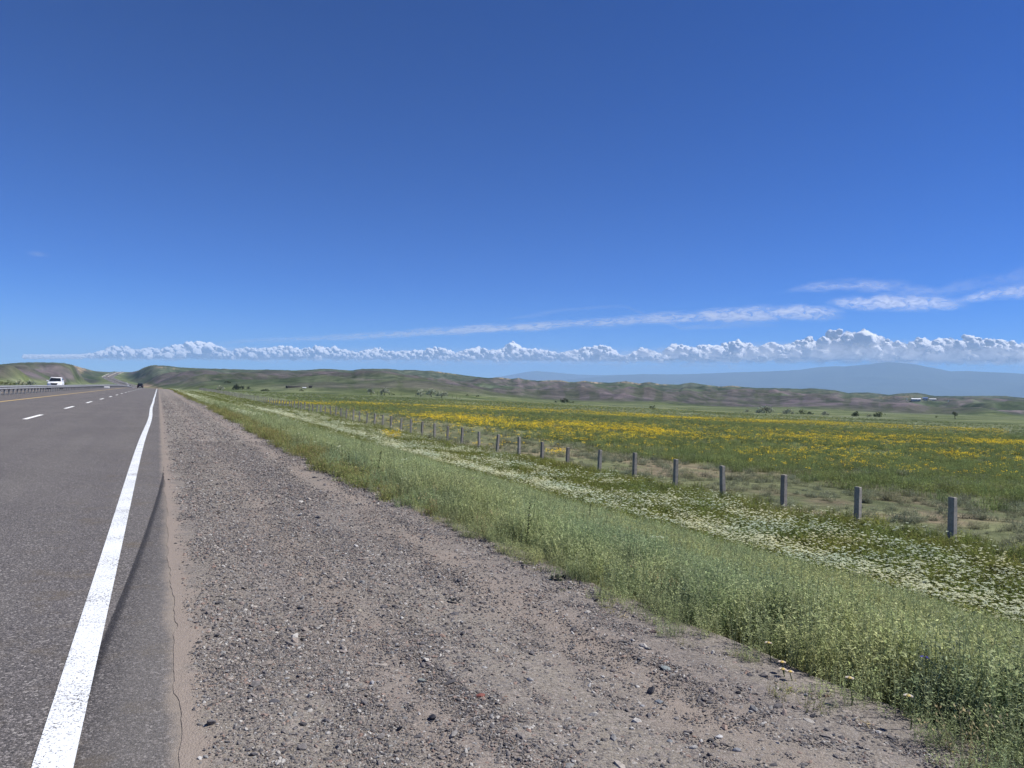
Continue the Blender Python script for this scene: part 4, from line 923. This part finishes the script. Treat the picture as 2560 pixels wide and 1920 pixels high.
BU = [
 (552,560,20,13,SILV,'silvery bush just beyond the vanishing end of the fence'),(568,640,17,7,DARK,'dark green bush behind the silvery one near the end of the fence'),
 (591,560,18,15,DARK,'tallest dark tree of the small clump above the far fence'),(606,560,11,11,DARK,'second dark tree of the small clump above the far fence'),(621,560,9,8,DARK,'smallest dark tree on the right of the clump above the far fence'),
 (663,520,24,8,DARK,'wide low dark bush on the plain right of the small clump of trees'),(754,500,11,6,DARK,'single small dark bush on the plain in front of the farm sheds'),
 (1168,520,9,5,DARK,'very small dark bush right of the paired round trees'),(1194,520,11,5,DARK,'small dark bush second to the right of the paired round trees'),
 (1412,520,26,12,DARK,'dark bushy clump at the foot of the purple hills in mid field'),(1390,520,8,5,DARK,'tiny dark bush left of the dark clump in mid field'),(1432,520,14,5,DARK,'low dark bush right of the dark clump in mid field'),
 (1632,400,18,11,GRNB,'small lone loose bush standing nearest in the open green field'),
 (1868,440,16,9,SILV,'small silvery bush at the left end of the wide silvery thicket'),(1912,430,54,20,SILV,'wide tall silvery thicket, largest of the bushes on the right'),
 (1971,430,36,14,SILV,'silvery thicket in the gap right of the largest one'),(2004,430,22,14,GRNB,'grey-green bush right of the second silvery thicket'),(2025,430,15,11,DARK,'dark round bush at the right end of the row of thickets'),
 (2064,425,26,11,SILV,'pale silvery bush alone between the thickets and the dark bush'),(2140,425,26,14,DARK,'dark dense bush between two pale bushes on the right'),(2173,425,18,9,SILV,'pale low bush leaning on the right-hand pair'),
 (2197,425,29,15,GRNB,'green bush at the right end of the bushes on the right'),(2341,470,7,6,GRNB,'tiny bush left of the lone tree on the right')]
for px, Z, w, h, col, lab in BU: bush(px, Z, w, h, col, lab)
TR = [(927,470,17,20,SILV,'leftmost round silvery tree with a visible trunk beyond the yellow flowers',.26),(962,470,25,21,SILV,'second silvery tree beyond the yellow flowers, wider with several trunks',.2),
 (980,470,14,9,GRNB,'thin sparse shrub right of the second silvery tree',.2),(1052,470,22,21,SILV,'left one of the paired trees in front of the hills, tall and rounded',.22),(1078,470,22,23,SILV,'taller middle tree of the close group in front of the hills',.2),
 (1104,470,32,18,SILV,'wide tree at the right end of the close group in front of the hills',.24),(2388,430,15,21,DARK,'lone dark tree on a bare trunk far right in the field',.42)]
for px, Z, w, h, col, lab, tk in TR: bush(px, Z, w, h, col, lab, 'tree', 'tree', tk)
LB = [(18,215,44,12,GRNB,'green shrub row behind the guardrail at the left edge of the picture'),(52,230,30,14,SILV,'silvery shrub left of the white car, first from the left'),(76,230,28,17,SILV,'taller silvery shrub with dark gaps left of the white car'),
 (166,260,14,13,GRNB,'green bush partly hidden by the right side of the white car'),(211,330,11,12,DARK,'small dark tree behind the guardrail right of the white car'),(198,330,8,6,DARK,'tiny dark bush left of the small dark tree'),(221,330,8,6,DARK,'tiny dark bush right of the small dark tree')]
for px, Z, w, h, col, lab in LB: bush(px, Z, w, h, col, lab, group='bushes beyond the far carriageway')
# --- old wooden posts between the trees
pm = MB(); pm.tube([(0, 0, -.2), (.05, .03, 1.3), (.02, 0, 2.3)], [.11, .09, .06], 6); pm = pm.mesh('wooden_post', M_BARK)
for px, hs, lab in ((944, 1.1, 'dark wooden post between the first and second silvery trees'), (1003, .8, 'short dark wooden post right of the sparse shrub'), (1040, 1.2, 'dark wooden post touching the left side of the paired trees'),
                    (1131, .9, 'dark wooden post right of the wide tree'), (1142, 1.0, 'second dark wooden post right of the wide tree'), (1150, .8, 'third and smallest dark wooden post right of the wide tree')):
    x, y, z = at(px, 470); o = link('wooden_post', pm); o.location = (x, y, z); o.scale = (1, 1, hs); o.rotation_euler.z = px; tag(o, lab, 'post', 'old wooden posts by the trees')
# --- farm in front of the hills and the buildings on the right
def shed(px, py, wpx, hpx, label, roofm, wallm, depth=.35, turn=0., name='shed'):
    x, y, z, Z = ray_ground(px, py); w, h = wpx*Z/FPX, hpx*Z/FPX; d = w*depth; a = math.atan2(x, y)
    root = tag(empty(name, (x, y, z), -a+turn), label, 'building')
    b = MB(); b.box(-w/2, w/2, -d/2, d/2, -1.5, h*.62); b.build('wall', wallm, root)
    e = .35; b = MB(); b.add([(-w/2-e, -d/2-e, h*.58), (w/2+e, -d/2-e, h*.58), (w/2+e, 0, h), (-w/2-e, 0, h), (w/2+e, d/2+e, h*.58), (-w/2-e, d/2+e, h*.58),
      (-w/2-e, -d/2-e, h*.66), (w/2+e, -d/2-e, h*.66), (w/2+e, 0, h*1.08), (-w/2-e, 0, h*1.08), (w/2+e, d/2+e, h*.66), (-w/2-e, d/2+e, h*.66)],
      [(3,2,1,0),(5,4,2,3),(6,7,8,9),(9,8,10,11),(0,1,7,6),(4,5,11,10),(1,2,8,7),(2,4,10,8),(3,0,6,9),(5,3,9,11)]); b.build('roof', roofm, root)
    n = max(1, int(w/4)); 
    for k in range(n):
        xx = -w/2+(k+.5)*w/n; b = MB(); b.box(xx-.5, xx+.5, -d/2-.05, -d/2-.004, h*.2, h*.48); b.build('window', M_GLASS, root)
    b = MB(); b.box(w/2-1.6, w/2-.7, -d/2-.07, -d/2-.006, 0, h*.5); b.build('door', M_BARK, root)
    return root
M_DROOF = plain('dark_roof', (.05, .047, .045), .8, .2); M_WROOF = plain('white_roof', (.80, .82, .85), .4, .4); M_BROOF = plain('blue_roof', (.10, .17, .38), .5, .4); M_WALL = plain('whitewash', (.55, .52, .46), .9, .1); M_DWALL = plain('dark_wall', (.10, .085, .07), .9, .1)
shed(733, 969.5, 34, 3.6, 'long low dark-roofed shed at the foot of the hills', M_DROOF, M_DWALL, .3, .45)
shed(776, 970.5, 8, 4.6, 'small dark house right of the long shed', M_DROOF, M_DWALL, .7)
shed(761, 972.5, 7, 2.4, 'tiny pale hut between the long shed and the dark house', M_WROOF, M_WALL, .6)
shed(2290, 1001.5, 20, 5, 'low white-roofed building on the right-hand hills', M_WROOF, M_WALL, .5, .1)
shed(2313, 1001.5, 11, 5, 'blue-roofed building between the two white ones on the hills', M_BROOF, M_WALL, .6)
shed(2332, 1001, 14, 3.5, 'smaller white-roofed building right of the blue roof', M_WROOF, M_WALL, .5)
def mast(px, py, hpx, label):
    x, y, z, Z = ray_ground(px, py); h = hpx*Z/FPX; b = MB(); b.tube([(0, 0, -1), (0, 0, h)], [.5, .3], 6); o = b.build('mast', M_PALEW); o.location = (x, y, z); tag(o, label, 'mast')
mast(2267, 1001, 7, 'thin white mast left of the white-roofed building'); mast(2371, 1009, 5, 'short white mast on the slope right of the buildings')

# --- stones and scraps one can point at
def rock(px, py, wpx, hpx, col, label, seed, flat=.7, name='stone', cat='stone', elong=1.0):
    d = px_dir(px, py); r = 3.0
    for _ in range(30):
        p = d*r; zg = float(shoulder_at(min(p[0], 3.1), p[1])); r = (zg-CAMH)/d[2]
    x, y, Z = float(d[0]*r), float(d[1]*r), r; w = wpx*Z/FPX
    me = stone_mesh(seed, flat, 2, .3); me.name = name; me.materials.append(mat_stone(name+'_'+str(seed), (*col, 1)))
    o = link(name, me); k = w/1.15; o.scale = (k*elong, k*.8, k); o.rotation_euler = (.12, .08, -YAW+random.Random(seed).uniform(-.5, .5)); o.location = (x, y, float(shoulder_at(min(x, 3.1), y))+k*flat*.22)
    return tag(o, label, cat, 'larger stones on the gravel' if cat == 'stone' else None)
for i, (px, py, w, h, col, fl, lab) in enumerate([
 (929,1711,17,20,(.34,.34,.35),.95,'pale blocky stone with a black shadow in the lower middle of the gravel'),(1056,1704,20,16,(.25,.27,.25),.7,'greenish grey flat-sided stone right of the pale blocky one'),
 (1201,1741,20,12,(.22,.085,.07),.6,'brick-red stone right of the middle of the gravel'),(900,1528,14,9,(.42,.38,.31),.6,'small cream-coloured stone in the middle of the gravel'),
 (685,1756,28,13,(.10,.10,.11),.45,'long dark slate-grey stone in the lower left of the gravel'),(953,1664,22,10,(.30,.27,.24),.5,'flat brownish stone above the pale blocky one'),
 (1006,1770,10,8,(.42,.44,.40),.7,'little whitish stone below the greenish one'),(1647,1758,20,15,(.20,.22,.24),.7,'blue-grey pointed stone near the grass side of the gravel'),
 (1735,1872,20,18,(.36,.355,.34),.75,'pale squarish stone near the bottom edge of the gravel'),(1674,1857,20,16,(.22,.235,.25),.7,'blue-grey stone left of the pale squarish one at the bottom'),
 (1797,1845,22,14,(.46,.46,.46),.6,'bright whitish stone beside a dark one near the bottom of the gravel'),(1776,1853,16,14,(.07,.07,.075),.8,'dark stone leaning on the bright whitish one'),
 (1665,1673,34,12,(.20,.23,.235),.28,'flat grey-green slab lying in the dust near the grass'),(1325,1702,18,13,(.34,.33,.32),.75,'lone light grey stone on the gravel left of the dark heap'),
 (2022,1806,26,14,(.38,.36,.33),.5,'long pale stone close to the foot of the grass'),(756,1602,16,14,(.03,.03,.032),.8,'black crumbly clod in the left part of the gravel'),
 (1842,1878,20,14,(.24,.25,.27),.7,'grey stone at the bottom right of the gravel strip'),(1605,1767,14,12,(.26,.27,.29),.8,'small upright grey stone left of the blue-grey pointed one')]):
    rock(px, py, w, h, col, lab, 900+i, fl)
M_SCRAP = plain('torn_rubber', (.022, .023, .028), .55, .4)
def scrap(px, py, wpx, label, seed):
    d = px_dir(px, py); r = 5.
    for _ in range(30): p = d*r; r = (float(shoulder_at(min(p[0], 3.1), p[1]))-CAMH)/d[2]
    x, y = float(d[0]*r), float(d[1]*r); L_ = wpx*r/FPX; q = random.Random(seed); bm = bmesh.new(); nx, ny = 9, 4; top = []
    for j in range(ny):
        for i in range(nx):
            e = q.gauss(0, .04); top.append(bm.verts.new(((i/(nx-1)-.5)*L_*(1+e), (j/(ny-1)-.5)*L_*.42*(1+.5*q.random()), .012+.045*L_/.2*math.sin(i*.9+j*.5)**2*q.uniform(.6, 1.2))))
    for j in range(ny-1):
        for i in range(nx-1): bm.faces.new((top[j*nx+i], top[j*nx+i+1], top[(j+1)*nx+i+1], top[(j+1)*nx+i]))
    bmesh.ops.solidify(bm, geom=bm.faces[:], thickness=.008)
    me = bpy.data.meshes.new('rubber_scrap'); bm.to_mesh(me); bm.free(); me.materials.append(M_SCRAP); o = link('rubber_scrap', me)
    o.location = (x, y, float(shoulder_at(min(x, 3.1), y))+.004); o.rotation_euler.z = -YAW+q.uniform(-.3, .3); tag(o, label, 'scrap', 'torn scraps of black rubber on the gravel')
scrap(1396, 1451, 38, 'crumpled dark scrap of rubber at the edge of the grass', 1); scrap(1136, 1508, 32, 'flat black scrap of rubber in the open gravel', 2); scrap(661, 1087, 14, 'small curled dark scrap at the grass edge far along the gravel', 3)
M_TWIG = plain('dry_twig', (.07, .055, .045), .9, .1); M_STRAW = plain('dry_straw', (.42, .34, .20), .8, .1)
def twig(px, py, wpx, ang, mat, label, name):
    d = px_dir(px, py); r = 4.
    for _ in range(30): p = d*r; r = (float(shoulder_at(min(p[0], 3.1), p[1]))-CAMH)/d[2]
    x, y = float(d[0]*r), float(d[1]*r); L_ = wpx*r/FPX; z = float(shoulder_at(min(x, 3.1), y))
    b = MB(); b.tube([(-L_/2, 0, .006), (-L_*.1, .012, .018), (L_*.2, -.006, .012), (L_/2, .004, .02)], [.003, .004, .0035, .0015], 5); b.tube([(0, .008, .016), (L_*.18, .05, .03)], [.0025, .001], 4)
    o = b.build(name, mat); o.location = (x, y, z+.004); o.rotation_euler.z = ang; tag(o, label, 'twig', 'dry twigs and straws on the gravel')
twig(752, 1277, 26, -.4, M_TWIG, 'dark bent twig on the gravel left of the middle', 'twig'); twig(545, 1284, 24, -.1, M_TWIG, 'thin dark twig on the gravel near the edge of the asphalt', 'twig')
twig(1560, 1549, 24, -.6, M_STRAW, 'pale straw lying at the foot of the grass', 'straw'); twig(2172, 1821, 30, .8, M_STRAW, 'long pale straw leaning out of the grass at lower right', 'straw')
# --- single blooms on the near bank
def bloom(px, py, Z, rad, col, ctr, label, name):
    d = px_dir(px, py)*Z; x, y, zt = float(d[0]), float(d[1]), float(d[2])+CAMH; zg = float(G(x, y)[0]); h = max(zt-zg, .08)
    root = tag(empty(name, (x, y, zg)), label, 'flower', 'single blooms among the grass on the near bank'); r = random.Random(int(px)); t = TB()
    b = MB(); b.tube([(.02, .01, -.03), (.01, -.01, h*.5), (0, 0, h)], [.0035, .003, .0022], 5); b.build('stem', M_STEM, root)
    for k in range(3): head(t, r, Vector((0, 0, h+.002*k)), rad*(1-.12*k), col, ctr)
    o = link('petals', t.done('petals', M_PETAL)); o.parent = root
M_STEM = plain('green_stem', (.08, .11, .04), .8, .1)
bloom(2312, 1647, 3.75, .022, (.10, .10, .42), (.06, .05, .2), 'blue cornflower among the grass at lower right', 'cornflower')
for px, py, Z, lab in ((1955, 1658, 3.95, 'pale pink open bloom at the edge of the grass, uppermost of three'), (1957, 1676, 3.9, 'small white bloom in the middle of three at the edge of the grass'), (1975, 1682, 3.85, 'white bloom at the right of three at the edge of the grass'),
                   (2124, 1698, 3.55, 'pale bloom on a bare stem in front of the grass'), (2271, 1743, 3.3, 'pale lilac bloom lowest and farthest right in the grass'), (1921, 1610, 4.2, 'white bloom half hidden in the grass above the three')):
    bloom(px, py, Z, .020, (.62, .58, .58), (.6, .5, .2), lab, 'bindweed_flower')
for px, py, Z, lab in ((888, 1131, 17.5, 'purple thistle head above the white flowers on the left'), (1182, 1197, 13.5, 'purple thistle head in the grass right of the white flowers'), (1132, 1216, 13.0, 'dull pink thistle head low in the weeds')):
    bloom(px, py, Z, .040, (.20, .12, .24), None, lab, 'thistle_flower')
EXEC_MARK = None
